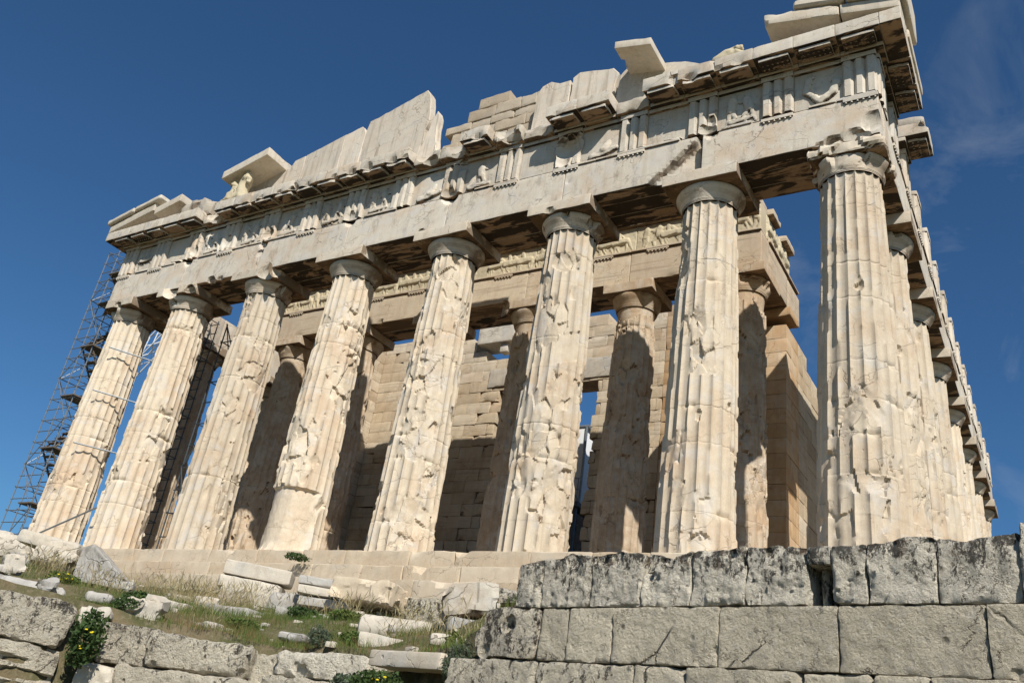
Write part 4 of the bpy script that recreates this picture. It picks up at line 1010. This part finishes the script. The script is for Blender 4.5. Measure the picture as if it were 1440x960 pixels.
# ================================================================== foreground wall of lichened limestone
WA = math.radians(-12); WD = np.array([math.cos(WA), math.sin(WA)]); WP = np.array([16.3, -11.25])
wall = empty('foundation_wall', (WP[0], WP[1], -6.4), WA, label='lichened grey limestone block wall across the lower right, in front of the temple', cat='wall')
def wblock(s0, s1, z0, z1, mat, seed, d=.62, amp=.012, rv=.05, r0=.015, y=0.0, bites=(), res=.022, parent=wall, tops=None, extra=None, warp=0.0):
    V, F = box(s0 + .006, s1 - .006, y, y + d, z0, z1, res=res, r0=r0, rv=rv, amp=amp, seed=seed, rf=4.0, af=7.0, warp=warp, wf=2.2)
    rgh = 1.0 if mat is M_PORT else .6
    V[:, 1] += ((fbm(V * 20 + seed, 4, seed, .9) - .5) * .050 + (fbm(V * np.array([9, 9, 2.5]) + seed, 3, seed + 1) - .5) * .03) * rgh * (V[:, 1] < y + .1)
    if tops is not None: V[:, 2] += (V[:, 2] - z0) / (z1 - z0) * np.interp(V[:, 0], tops[0], tops[1])
    V = bite(V, bites, 6, .4)
    return V + np.array([0, 0, 6.4]), F
s1j = [-3.84, -3.48, -2.80, -2.14, -1.56, -.98, -.385]
tp = ([-3.84, -3.5, -3.1, -2.8, -2.4, -2.14, -1.8, -1.56, -1.2, -.98, -.39, .15, .5, .9, 1.3, 1.34, 2], [-.03, .02, .05, .03, .06, .02, -.02, .03, .01, .05, .0, -.01, .04, .0, .03, .10, .08])
rg = random.Random(3)
for i, (a, b) in enumerate(zip(s1j[:-1], s1j[1:])):
    bt = [(a + rg.uniform(.1, .5), -.03, -2.60 + rg.uniform(-.04, .03), rg.uniform(.06, .13)) for _ in range(2)] + [(b, -.03, rg.uniform(-2.9, -2.6), rg.uniform(.05, .09))]
    if i == 3: bt += [(a + .03, -.06, -2.62, .20), (a + .05, -.06, -2.78, .14)]
    V, F = wblock(a, b, -3.105, -2.60, M_PORT, 1000 + i, amp=.022, rv=.06, r0=.014, y=rg.uniform(-.012, .012), bites=bt, tops=tp)
    emit('wall_block', V, F, M_PORT, wall, sharp=35)
V, F = join([wblock(-.160, .15, -3.105, -2.60, M_PORT, 1010, amp=.02, rv=.05, r0=.014, tops=tp), wblock(-.385, -.165, -2.76, -2.60, M_PORT, 1011, amp=.012, rv=.03, r0=.01, tops=tp, y=.0)]); emit('wall_block', V, F, M_PORT, wall, sharp=35)
V, F = wblock(-.33, -.25, -3.10, -2.74, M_POR, 1012, d=.3, y=.16, r0=.03); emit('wall_block', V, F, M_PORL, wall, sharp=35)
for i, (a, b) in enumerate([(.15, .71), (.71, 1.32), (1.32, 2.0), (2.0, 2.9), (2.9, 4.0), (4.0, 5.2)]):
    bt = [(a + .3 * (b - a), -.03, -2.57, .09), (b - .02, -.03, -2.65, .07)]
    V, F = wblock(a, b, -3.105, -2.60, M_PORT, 1020 + i, amp=.022, rv=.05, r0=.014, y=.015 * (i % 2), bites=bt, tops=tp, res=.03 if i < 3 else .1); emit('wall_block', V, F, M_PORT, wall, sharp=35)
s2j = [-4.42, -3.44, -3.04, -2.45, -1.24, -.11, 1.05, 2.2, 3.4, 4.6]
for i, (a, b) in enumerate(zip(s2j[:-1], s2j[1:])):
    first = i == 0
    bt = [(-4.45, -.05, -3.1, .28), (-4.5, .0, -3.6, .16), (-3.85, -.07, -3.30, .10), (-4.2, -.05, -3.58, .10)] if first else [(b - .02, -.02, rg.uniform(-3.6, -3.2), .05), (rg.uniform(a, b), -.02, -3.62, .05)]
    V, F = wblock(a, b, -3.655, -3.115, M_POR, 1040 + i, amp=.030 if first else .012, rv=.14 if first else .03, r0=.05 if first else .012, y=rg.uniform(-.012, .012) - (.05 if first else 0), bites=bt, res=.03 if i < 7 else .12, warp=.04 if first else 0)
    emit('wall_block', V, F, M_PORL if i < 1 else M_POR, wall, sharp=35)
for r, (z0, z1) in enumerate([(-4.20, -3.665), (-4.75, -4.21), (-5.30, -4.76), (-5.85, -5.31), (-6.45, -5.86)]):
    js = [-4.75, -3.40, -2.15, -1.56, -.43, .16, .62, 1.6, 2.6, 3.8, 5.0] if r == 0 else list(np.arange(-4.9 + .4 * (r % 2), 5.2, 1.15))
    for i, (a, b) in enumerate(zip(js[:-1], js[1:])):
        V, F = wblock(a, b, z0, z1, M_POR, 1060 + 20 * r + i, amp=.02, rv=.08, r0=.02, y=-.02 + rg.uniform(-.03, .02) - .02 * r, res=.035 if r == 0 else .12)
        emit('wall_block', V, F, M_PORL if (r == 0 and i < 2) else M_POR, wall, sharp=35)

# ---- the run of big foundation stones left of the wall
def fblock(A, B, z0, z1, mat, seed, label, d=.8, amp=.03, rv=.14, r0=.04, bites=(), warp=.04, name='foundation_block', strat=0.0, cat='block'):
    A = np.array(A, float); B = np.array(B, float); Lg = np.linalg.norm(B - A); an = math.atan2(B[1] - A[1], B[0] - A[0])
    V, F = box(0, Lg, 0, d, 0, z1 - z0, res=.034, r0=r0, rv=rv, amp=amp, seed=seed, rf=3.0, af=5.0, warp=warp, wf=1.6)
    V[:, 1] += (fbm(V * 15 + seed, 4, seed, .7) - .5) * .055; V[:, 2] += (fbm(V * 9 + seed, 3, seed + 3) - .5) * .04
    if strat:
        g = fbm(np.stack([V[:, 0] * .7, V[:, 0] * 0 + seed, V[:, 2] * 11], 1), 3, seed); V[:, 1] += sst(.5, .62, g) * strat * (V[:, 1] < .3)
    V = bite(V, bites, 5, .4)
    return tag(emit(name, V, F, mat, None, (A[0], A[1], z0), sharp=35, rot=(0, 0, an)), label, cat)
fblock((4.55, -13.1), (5.44, -11.02), -4.08, -3.45, M_PORL, 1200, 'massive grey rounded boulder-like block at the lower left edge with dark lichen on top', bites=[(2.3, -.1, .7, .25)], rv=.22)
fblock((4.50, -13.2), (5.46, -11.0), -4.95, -4.10, M_PORL, 1201, 'layered beige block with deep horizontal cracks at the bottom left corner', strat=.10, rv=.1)
fblock((5.50, -10.58), (6.22, -10.02), -4.17, -3.60, M_PORL, 1202, 'upright grey block with a pale vertical band right of the yellow flowered plant', rv=.12)
fblock((6.24, -10.30), (7.70, -9.66), -4.12, -3.66, M_PORL, 1203, 'large pale pitted block in the bottom row, left of the dull brown stone', rv=.16, r0=.05, bites=[(1.45, -.02, .45, .2)])
fblock((7.66, -9.50), (8.20, -9.42), -4.3, -3.74, M_POR, 1204, 'dull brown stone set back between two larger blocks of the bottom row', rv=.08)
fblock((8.16, -9.58), (9.78, -9.50), -4.0, -3.66, M_PORT, 1205, 'white and grey lichen crusted block in the bottom row left of the long clean beam', rv=.20, r0=.06, amp=.045, bites=[(.5, -.1, .0, .2), (1.0, -.08, .32, .10)])
fblock((8.05, -9.66), (9.9, -9.60), -4.6, -4.02, M_PORL, 1206, 'rough beige block under the lichen crusted block of the bottom row', rv=.16)
fblock((5.9, -10.42), (8.0, -9.72), -4.75, -4.15, M_PORL, 1207, 'long broken block at the bottom edge under the pale pitted block', rv=.18, amp=.04)
fblock((5.50, -10.75), (5.92, -10.45), -4.7, -4.2, M_WHT, 1208, 'small angular stone at the bottom edge under the upright banded block', rv=.1, name='rubble_stone', cat='stone')

# ---- loose marble
def rub(c, w, h, d, yawd, tilt, mat, r0, rv, amp, warp, name, label, k):
    res = max(.03, min(w, 1.2) / 26)
    V, F = stone(w, d, h, res, min(r0, h * .3), min(rv, h * .5), amp * .7, 1300 + k, warp * .7, 1.4 / max(w, .4), facets=.10 * h if rv > .11 else 0.0, rf=2.4, af=5)
    if rv > .11:
        rg = random.Random(k); V = bite(V, [(rg.choice((-1, 1)) * w * .52, rg.uniform(-.5, .2) * d, rg.choice((-1, 1)) * h * .55, h * rg.uniform(.4, .7)) for _ in range(3)], 4, .35)
    c = (c[0], c[1], c[2] - .04)
    V = rot_y(V, math.radians(tilt))
    cat = {'marble_block': 'block', 'marble_slab': 'slab', 'rubble_stone': 'stone', 'foundation_stone': 'stone', 'boulder': 'boulder', 'marble_beam': 'beam'}[name]
    tag(emit(name, V, F, globals()[mat], None, c, sharp=24, rot=(0, 0, math.radians(yawd))), label, cat)
RUB = [
 ((-2.36, -8.1, -1.83), 1.444, 0.545, 1.2, 44.2, 2, 'M_WHT', 0.12, 0.2, 0.05, 0.08, 'marble_block', 'large rounded beige marble block at the far left edge below the leftmost column'),
 ((-0.2, -8.34, -1.83), 1.26, 0.27, 0.9, 39.2, 6, 'M_WHT', 0.05, 0.08, 0.03, 0.05, 'marble_slab', 'thin flat white slab resting on a curved block in front of the leftmost column'),
 ((0.31, -8.48, -2.16), 0.963, 0.35, 0.8, 34.2, 4, 'M_WHT', 0.14, 0.12, 0.03, 0.05, 'marble_block', 'curved white block directly under the thin flat slab at the left'),
 ((1.68, -10.09, -2.66), 0.36, 0.335, 0.4, 64.2, -15, 'M_WHT', 0.04, 0.12, 0.03, 0.05, 'rubble_stone', 'small angular white stone leaning at the left edge below the beige block'),
 ((2.06, -10.43, -2.81), 0.199, 0.174, 0.3, 94.2, 10, 'M_WHT', 0.04, 0.1, 0.03, 0.04, 'rubble_stone', 'smallest pale stone at the very left edge beside an angular white stone'),
 ((3.05, -10.72, -3.16), 1.456, 0.282, 0.7, 36.2, 1, 'M_GRY', 0.05, 0.12, 0.04, 0.05, 'marble_slab', 'long low grey slab in the grass above the big dark boulder at the left'),
 ((3.65, -10.49, -3.07), 0.28, 0.257, 0.4, 54.2, 0, 'M_GRY', 0.08, 0.15, 0.05, 0.08, 'rubble_stone', 'knobbly grey lump sitting at the right end of the long grey slab'),
 ((0.24, -7.64, -2.17), 0.363, 0.227, 0.35, 59.2, -12, 'M_WHT', 0.02, 0.08, 0.02, 0.04, 'rubble_stone', 'bright white broken stone with a hole lying by the grey pointed boulder'),
 ((0.39, -7.42, -2.13), 0.304, 0.228, 0.35, 14.2, 20, 'M_WHT', 0.02, 0.08, 0.02, 0.04, 'rubble_stone', 'tilted bright white fragment right of the grey pointed boulder'),
 ((3.76, -9.58, -3.07), 0.438, 0.17, 0.4, 44.2, 0, 'M_GRY', 0.05, 0.1, 0.04, 0.05, 'rubble_stone', 'small low grey stone in the green grass below the pointed boulder'),
 ((5.27, -10.56, -3.54), 0.475, 0.281, 0.45, 49.2, -8, 'M_WHT', 0.05, 0.2, 0.05, 0.1, 'rubble_stone', 'jagged white stone above the yellow flowered plant'),
 ((5.11, -9.74, -3.3), 0.549, 0.435, 0.55, 69.2, -3, 'M_WHT', 0.05, 0.18, 0.04, 0.1, 'marble_block', 'chunky beige angular stone standing beside the jagged white stone'),
 ((4.07, -8.3, -3.0), 0.694, 0.283, 0.5, 24.2, 3, 'M_WHT', 0.03, 0.1, 0.03, 0.05, 'rubble_stone', 'flat broken stone between the chunky beige stone and the long grey slab'),
 ((3.82, -8.63, -2.86), 0.205, 0.115, 0.3, 34.2, 0, 'M_GRY', 0.03, 0.1, 0.03, 0.04, 'rubble_stone', 'tiny grey stone in the tall dry grass'),
 ((4.31, -7.23, -2.83), 1.238, 0.269, 0.6, 12.2, 0, 'M_GRY', 0.03, 0.08, 0.02, 0.04, 'marble_slab', 'long smooth blue-grey slab lying in front of the tilted block stack'),
 ((3.12, -5.63, -1.72), 1.409, 0.291, 0.7, 38.2, 2, 'M_WHT', 0.015, 0.05, 0.01, 0.02, 'marble_block', 'cream block with veins, topmost of the left stack before the steps'),
 ((3.13, -5.77, -2.04), 1.3, 0.257, 0.7, 36.2, 2, 'M_WHT', 0.02, 0.08, 0.02, 0.03, 'marble_block', 'middle white block of the left stack before the steps'),
 ((3.2, -5.77, -2.35), 1.258, 0.404, 0.75, 39.2, 2, 'M_WHT', 0.02, 0.06, 0.01, 0.02, 'marble_block', 'bottom smooth block of the left stack before the steps'),
 ((4.76, -5.46, -1.84), 0.823, 0.162, 0.6, 34.2, 0, 'M_GRY', 0.015, 0.05, 0.01, 0.02, 'marble_slab', 'blue-grey slab on top of the thin slab pile'),
 ((4.93, -5.5, -2.04), 1.017, 0.16, 0.6, 37.2, 0, 'M_WHT', 0.015, 0.05, 0.01, 0.02, 'marble_slab', 'white slab second from the top of the thin slab pile'),
 ((5.16, -5.56, -2.28), 1.059, 0.172, 0.6, 31.2, 0, 'M_GRY', 0.02, 0.05, 0.015, 0.02, 'marble_slab', 'dark grey slab third from the top of the thin slab pile'),
 ((5.37, -6.26, -2.65), 1.149, 0.178, 0.6, 38.2, 2, 'M_GRY', 0.02, 0.08, 0.02, 0.03, 'marble_slab', 'lichened slab at the bottom left of the thin slab pile'),
 ((5.87, -5.93, -2.6), 0.301, 0.137, 0.4, 38.2, -6, 'M_WHT', 0.03, 0.08, 0.02, 0.03, 'rubble_stone', 'small white fragment wedged beside the bottom slab of the pile'),
 ((6.25, -5.86, -2.49), 0.272, 0.163, 0.4, 48.2, 0, 'M_WHT', 0.04, 0.08, 0.02, 0.03, 'rubble_stone', 'small white stone between the slab pile and the fallen shaft piece'),
 ((5.98, -5.3, -1.98), 1.282, 0.456, 0.9, 10.2, 0, 'M_STEP', 0.02, 0.12, 0.015, 0.03, 'marble_block', 'large cream block with a broken lower right corner below the steps'),
 ((7.63, -5.51, -2.36), 0.771, 0.452, 0.8, 34.2, 0, 'M_PORL', 0.04, 0.1, 0.04, 0.03, 'foundation_stone', 'rough dark porous block between the steps and the pale boulder'),
 ((9.75, -7.31, -2.84), 0.58, 0.246, 0.6, 40.2, 0, 'M_GRY', 0.03, 0.06, 0.02, 0.03, 'marble_block', 'smooth grey block directly under the pale boulder'),
 ((9.75, -7.19, -2.44), 0.91, 0.501, 0.7, 34.2, -6, 'M_RUIN', 0.06, 0.22, 0.03, 0.1, 'boulder', 'big pale rounded boulder left of the lichened wall'),
 ((9.04, -8.34, -3.3), 0.704, 0.213, 0.5, 34.2, 3, 'M_WHT', 0.03, 0.08, 0.03, 0.04, 'marble_block', 'low white block in the grass in front of the fallen shaft piece'),
 ((10.39, -8.44, -3.24), 0.645, 0.161, 0.5, 34.2, 2, 'M_WHT', 0.03, 0.08, 0.03, 0.04, 'marble_block', 'low pale block in the grass beside the end of the lichened wall'),
 ((6.72, -7.32, -3.03), 0.814, 0.148, 0.5, 34.2, 6, 'M_WHT', 0.03, 0.08, 0.02, 0.03, 'marble_slab', 'half buried white slab in the grass below the slab pile'),
 ((10.67, -9.6, -3.64), 1.366, 0.2, 0.45, -11.8, 0, 'M_NEW', 0.015, 0.04, 0.006, 0.01, 'marble_beam', 'long clean white beam lying across the grassy edge at the bottom'),
 ((3.57, -7.17, -2.62), 0.472, 0.167, 0.4, 44.2, 0, 'M_WHT', 0.03, 0.1, 0.03, 0.04, 'rubble_stone', 'small flat white stone behind the left end of the smooth blue-grey slab'),
 ((8.56, -7.44, -2.96), 0.3, 0.115, 0.3, 34.2, 0, 'M_GRY', 0.03, 0.08, 0.02, 0.03, 'rubble_stone', 'small grey stone in the grass under the middle of the fallen shaft piece'),
 ((7.45, -8.56, -3.33), 0.447, 0.134, 0.35, 24.2, 0, 'M_GRY', 0.04, 0.1, 0.03, 0.04, 'rubble_stone', 'low grey stone half sunk in the grass just above the lichen crusted block'),
 ((6.14, -9.08, -3.33), 0.342, 0.137, 0.35, 54.2, 0, 'M_WHT', 0.04, 0.1, 0.03, 0.04, 'rubble_stone', 'small pale stone in the reddish grass above the large pitted block'),
 ((-0.08, -8.54, -2.27), 0.587, 0.264, 0.5, 34.2, 0, 'M_GRY', 0.06, 0.12, 0.03, 0.05, 'rubble_stone', 'dark grey stone in the shade below the curved white block at the left'),
 ((1.89, -7.88, -2.53), 0.482, 0.198, 0.4, 34.2, 0, 'M_GRY', 0.04, 0.1, 0.03, 0.04, 'rubble_stone', 'low grey stone at the foot of the grey pointed wedge in tall grass'),
 ((11.15, -8.66, -3.27), 0.385, 0.211, 0.4, 54.2, 0, 'M_PORL', 0.06, 0.12, 0.04, 0.04, 'rubble_stone', 'rough stone tucked under the rounded left end of the wall'),
 ((7.05, -6.75, -2.86), 0.757, 0.151, 0.5, 18.2, 0, 'M_WHT', 0.02, 0.08, 0.02, 0.03, 'marble_slab', 'flat pale slab lying in the grass left of the fallen shaft piece'),
 ((5.99, -7.47, -3.05), 0.677, 0.151, 0.5, 14.2, 2, 'M_WHT', 0.03, 0.1, 0.03, 0.04, 'marble_slab', 'short pale slab in the grass right of the smooth blue-grey slab'),
 ((2.56, -6.99, -2.59), 0.577, 0.202, 0.5, 39.2, 0, 'M_WHT', 0.03, 0.1, 0.03, 0.04, 'marble_block', 'pale block partly hidden in the tall dry grass before the lowest step'),
 ((6.47, -4.63, -2.0), 0.578, 0.202, 0.5, 24.2, 0, 'M_STEP', 0.03, 0.1, 0.03, 0.04, 'marble_block', 'low cream block right of the large cream block below the steps'),
 ((9.87, -6.39, -2.17), 0.476, 0.238, 0.5, 34.2, 0, 'M_PORL', 0.04, 0.1, 0.03, 0.04, 'foundation_stone', 'rough block between the pale boulder and the upper course of the wall'),
]
for k, r in enumerate(RUB): rub(r[0], r[1], r[2], r[3], r[4], r[5], r[6], r[7], r[8], r[9], r[10], r[11], r[12], k)
# grey pointed block: a wedge
V, F = stone(.95, .5, .75, .04, .03, .10, .02, 1400, .05, 1.5)
V[:, 2] = np.where(V[:, 2] > -.2, -.2 + (V[:, 2] + .2) * np.interp(V[:, 0], [-.5, -.3, .5], [.85, 1.05, .05]), V[:, 2])
tag(emit('marble_block', V, F, M_GRY, None, (1.35, -8.05, -2.25), sharp=40, rot=(0, 0, math.radians(36))), 'grey pointed wedge of stone standing in the grass at the left before the steps', 'block')
# fallen shaft piece with a socket hole
V, F = lathe([(.02, 0), (.20, 0), (.235, .03), (.24, .5), (.235, 1.0), (.225, 1.42), (.19, 1.46), (.02, 1.46)], 48, 9, .02)
V = rot_y(V, math.pi / 2)
V = bite(V, [(.55, -.26, -.03, .07), (1.45, -.2, -.2, .22), (.05, -.1, .25, .12)], 6, .2)
tag(emit('column_fragment', V, F, M_WHT, None, (7.93, -7.62, -3.02), sharp=40, rot=(0, 0, math.radians(26))), 'fallen white cylindrical shaft piece with a small square hole lying in the grass', 'column piece')
# stones under and behind, so that nothing hangs in the air
for k, (x, y, z, w, d, h, lab) in enumerate([(-1.9, -7.9, -2.25, 1.3, .9, .5, 'half buried beige stone under the large rounded beige block at the left edge'), (4.4, -5.1, -2.35, 1.9, .8, .45, 'earth covered base stone below the left stack of blocks'),
        (6.6, -5.9, -2.9, 1.8, .8, .5, 'earth covered base stone below the thin slab pile'), (9.75, -6.9, -3.05, 1.2, .7, .4, 'half buried grey stone under the block that carries the pale boulder')]):
    V, F = stone(w, d, h, .06, .06, .1, .03, 1450 + k, .04); tag(emit('rubble_stone', V, F, M_GRY, None, (x, y, z), sharp=40, rot=(0, 0, .6)), lab, 'stone')
# gravel
pr = []; rg = random.Random(8)
for k in range(260):
    x = rg.uniform(-2, 12); y = rg.uniform(-9.4, -3.4); s = rg.uniform(.03, .12)
    V, F = stone(s * rg.uniform(1, 1.8), s, s * .7, s, s * .15, s * .2, 0, 1500 + k, s * .2, 6); pr.append((rot_z(V, rg.uniform(0, 6)) + np.array([x, y, terrain([x], [y])[0] + s * .2]), F))
V, F = join(pr); tag(emit('gravel', V, F, M_WHT, sharp=40), 'small pale marble chips scattered over the slope', 'gravel', kind='stuff')

# ================================================================== vegetation
def blades(pts, hmin, hmax, wid, lean, seed, head=0.0, seg=4):
    rs = np.random.RandomState(seed); n = len(pts)
    H = rs.uniform(hmin, hmax, n); A = rs.uniform(0, 2 * np.pi, n); Ln = rs.uniform(.2, 1, n) * lean * H; W = wid * rs.uniform(.6, 1.3, n)
    t = np.linspace(0, 1, seg + 1)
    dx = np.cos(A)[:, None] * Ln[:, None] * t ** 2; dy = np.sin(A)[:, None] * Ln[:, None] * t ** 2; dz = H[:, None] * (t - .25 * (Ln / H)[:, None] * t ** 3)
    w = W[:, None] * (1 - t * .9)
    if head: w = w + wid * head * np.exp(-((t - .88) / .10) ** 2)
    B = rs.uniform(0, 2 * np.pi, n); px = np.cos(B)[:, None] * w; py = np.sin(B)[:, None] * w
    base = pts[:, None, :] + np.stack([dx, dy, dz], -1)
    L_ = base + np.stack([px, py, px * 0], -1); R_ = base - np.stack([px, py, px * 0], -1)
    V = np.stack([L_, R_], 2).reshape(-1, 3); m = (seg + 1) * 2
    f = np.array([[2 * k, 2 * k + 1, 2 * k + 3, 2 * k + 2] for k in range(seg)])
    return V, (np.arange(n)[:, None, None] * m + f[None]).reshape(-1, 4)
def scatter(n, x0, x1, y0, y1, thr, seed, sc=1.3):
    rs = np.random.RandomState(seed); x = rs.uniform(x0, x1, n); y = rs.uniform(y0, y1, n); P = np.stack([x, y, x * 0], 1)
    fy = np.interp(x, FL[:, 0], FL[:, 1]); m = (fbm(P * sc, 3, seed) > thr) & (y > fy + .40); x = x[m]; y = y[m]
    return np.stack([x, y, terrain(x, y) - .02], 1)
pts = np.concatenate([scatter(20000, 3.2, 8.6, -10.2, -6.3, .44, 21), scatter(16000, 7.5, 12.4, -10.4, -6.6, .46, 22), scatter(12000, -1.5, 5, -10.5, -6, .47, 23)])
V, F = blades(pts, .06, .22, .0042, .6, 1, seg=2)
tag(emit('grass', V, F, M_GRN, smooth=False), 'short green and brown grass growing between the fallen blocks', 'grass', kind='stuff')
pts = np.concatenate([scatter(3800, 5.0, 8.2, -9.9, -7.8, .46, 31), scatter(2500, 7.5, 11.6, -9.6, -7.2, .52, 32)])
V, F = blades(pts, .08, .22, .003, .5, 2, seg=2)
tag(emit('brown_grass', V, F, leafm('reddish_grass', ((.22, .12, .06), (.16, .13, .05), (.28, .18, .09))), smooth=False), 'reddish brown low grass above the bottom row of blocks', 'grass', kind='stuff')
rs = np.random.RandomState(5)
def clump(c, n, sp): 
    p = np.stack([c[0] + rs.normal(0, sp, n), c[1] + rs.normal(0, sp * .7, n)], 1); return np.stack([p[:, 0], p[:, 1], terrain(p[:, 0], p[:, 1]) - .02], 1)
cl = [(.45, -8.75, 120, .28), (.9, -8.9, 110, .3), (1.3, -9.1, 80, .25), (2.0, -7.6, 110, .3), (2.4, -7.4, 130, .35), (2.9, -7.1, 130, .35), (3.3, -7.0, 130, .35), (3.0, -6.3, 100, .4), (3.8, -6.6, 100, .35), (4.2, -6.8, 80, .3), (2.3, -8.3, 110, .35), (3.6, -7.8, 90, .35), (4.6, -7.6, 60, .3), (1.6, -8.3, 120, .3), (3.4, -6.2, 130, .4), (2.6, -6.9, 130, .4), (5.9, -7.1, 60, .25), (9.9, -8.2, 70, .25), (8.3, -6.9, 60, .2), (11.3, -9.1, 60, .15),
      (6.7, -6.6, 90, .22), (7.0, -6.9, 70, .2), (8.9, -7.9, 60, .2), (5.4, -6.1, 50, .2), (10.9, -8.6, 60, .2), (7.6, -6.1, 40, .2), (5.2, -8.6, 70, .3)]
pts = np.concatenate([clump(c[:2], c[2], c[3]) for c in cl])
V, F = blades(pts, .22, .62, .0035, .75, 3, head=2.2, seg=6)
tag(emit('dry_grass', V, F, M_DRY, smooth=False), 'tall thin dry seed grass bending before the lowest step', 'grass', kind='stuff')
def plant(name, c, R, h, n, mat, label, cat, seed, leaf=.035, flowers=0, zoff=0.0, narrow=1.0):
    rs = np.random.RandomState(seed); z = terrain([c[0]], [c[1]])[0] if len(c) < 3 else c[2]
    root = empty(name, (c[0], c[1], z), label=label, cat=cat)
    st = [];
    for k in range(14):
        a = rs.uniform(0, 6.28); st.append(tube((0, 0, 0), (math.cos(a) * R * .75, math.sin(a) * R * .75, h * rs.uniform(.5, .95)), .005, 4))
    V, F = join(st); emit('stem', V, F, M_LEAF, root)
    d = rs.normal(0, 1, (n, 3)); d /= np.linalg.norm(d, axis=1, keepdims=True); r = rs.uniform(.35, 1, n)[:, None] ** .6
    lob = 1 + .35 * (fbm(d * 2.2 + seed, 2, seed) - .5)[:, None] * 2
    p = d * r * lob * np.array([R, R, h * .55]) + np.array([0, 0, h * .5]); p = p[p[:, 2] > 0]
    n = len(p); u = rs.normal(0, 1, (n, 3)); u /= np.linalg.norm(u, axis=1, keepdims=True); w = np.cross(u, rs.normal(0, 1, (n, 3))); w /= np.linalg.norm(w, axis=1, keepdims=True)
    s = leaf * rs.uniform(.6, 1.3, n)[:, None]; V = np.stack([p - u * s, p + w * s * .45 * narrow, p + u * s, p - w * s * .45 * narrow], 1).reshape(-1, 3)
    emit('foliage', V, np.arange(n * 4).reshape(-1, 4), mat, root, smooth=False)
    for k in range(flowers):
        q = p[rs.randint(n)]; dv = np.array([CAMP[0] - c[0], CAMP[1] - c[1], .6]); dv /= np.linalg.norm(dv)
        q = np.array([0, 0, h * .5]) + (q - np.array([0, 0, h * .5])) * .6 + dv * R * .75 + rs.normal(0, .02, 3)
        V, F = stone(.035, .035, .022, .02, .009, 0, .004, k); emit('flower', V + q, F, M_YEL, root)
    return root
plant('flowering_plant', (5.76, -10.95, -4.30), .25, .78, 1300, M_LEAF, 'dark green leafy plant with five yellow flowers between two blocks at the lower left', 'plant', 1, .04, 5)
plant('shrub', (8.38, -9.0), .20, .30, 1100, M_BLUE, 'small blue-green shrub above the lichen crusted block', 'shrub', 2, .028, 0, narrow=.5)
plant('shrub', (9.55, -9.25), .17, .24, 900, M_BLUE, 'small blue-green shrub at the left end of the long clean beam', 'shrub', 3, .028, 0, narrow=.5)
plant('shrub', (11.5, -9.85, -3.95), .22, .5, 1500, M_BLUE, 'blue-green shrub growing at the right end of the long clean beam beside the wall', 'shrub', 4, .03, 0, narrow=.5)
plant('weed', (10.55, -10.15, -4.15), .35, .28, 1100, M_LEAF, 'low dark weed with yellow flowers under the long clean beam at the bottom edge', 'weed', 5, .03, 4)
plant('weed', (9.9, -9.9, -4.2), .25, .28, 900, M_BLUE, 'grey-green weed under the left part of the long clean beam', 'weed', 6, .03, 0)
plant('weed', (10.7, -8.85), .14, .30, 500, M_GRN, 'bright yellow-green weed beside the end of the wall', 'weed', 7, .03)
plant('weed', (.42, -2.05, -.56), .34, .18, 600, M_LEAF, 'small dark green weed growing on the second step', 'weed', 8, .035)
plant('weed', (6.3, -8.6), .30, .16, 800, M_GRN, 'green weed in the reddish grass above the pale pitted block', 'weed', 9, .03)
plant('weed', (2.2, -9.4), .30, .18, 800, M_GRN, 'green weed with yellow flowers beside the long grey slab at the left', 'weed', 10, .03, 5)
plant('weed', (5.05, -9.9), .28, .26, 900, M_LEAF, 'dark green weed between the chunky beige stone and the pale pitted block', 'weed', 11, .03)
plant('weed', (6.2, -7.2), .30, .18, 800, M_LEAF, 'dark green straggly weed between the smooth blue-grey slab and the slab pile', 'weed', 13, .035)
plant('weed', (8.7, -8.5), .30, .2, 900, M_GRN, 'low bright green weed below the fallen shaft piece', 'weed', 14, .03)
plant('weed', (3.9, -8.9), .32, .25, 900, M_LEAF, 'green weed in front of the chunky beige stone at the left', 'weed', 15, .035)
plant('weed', (7.25, -7.3), .26, .16, 600, M_GRN, 'green weed in front of the thin slab pile', 'weed', 12, .03)
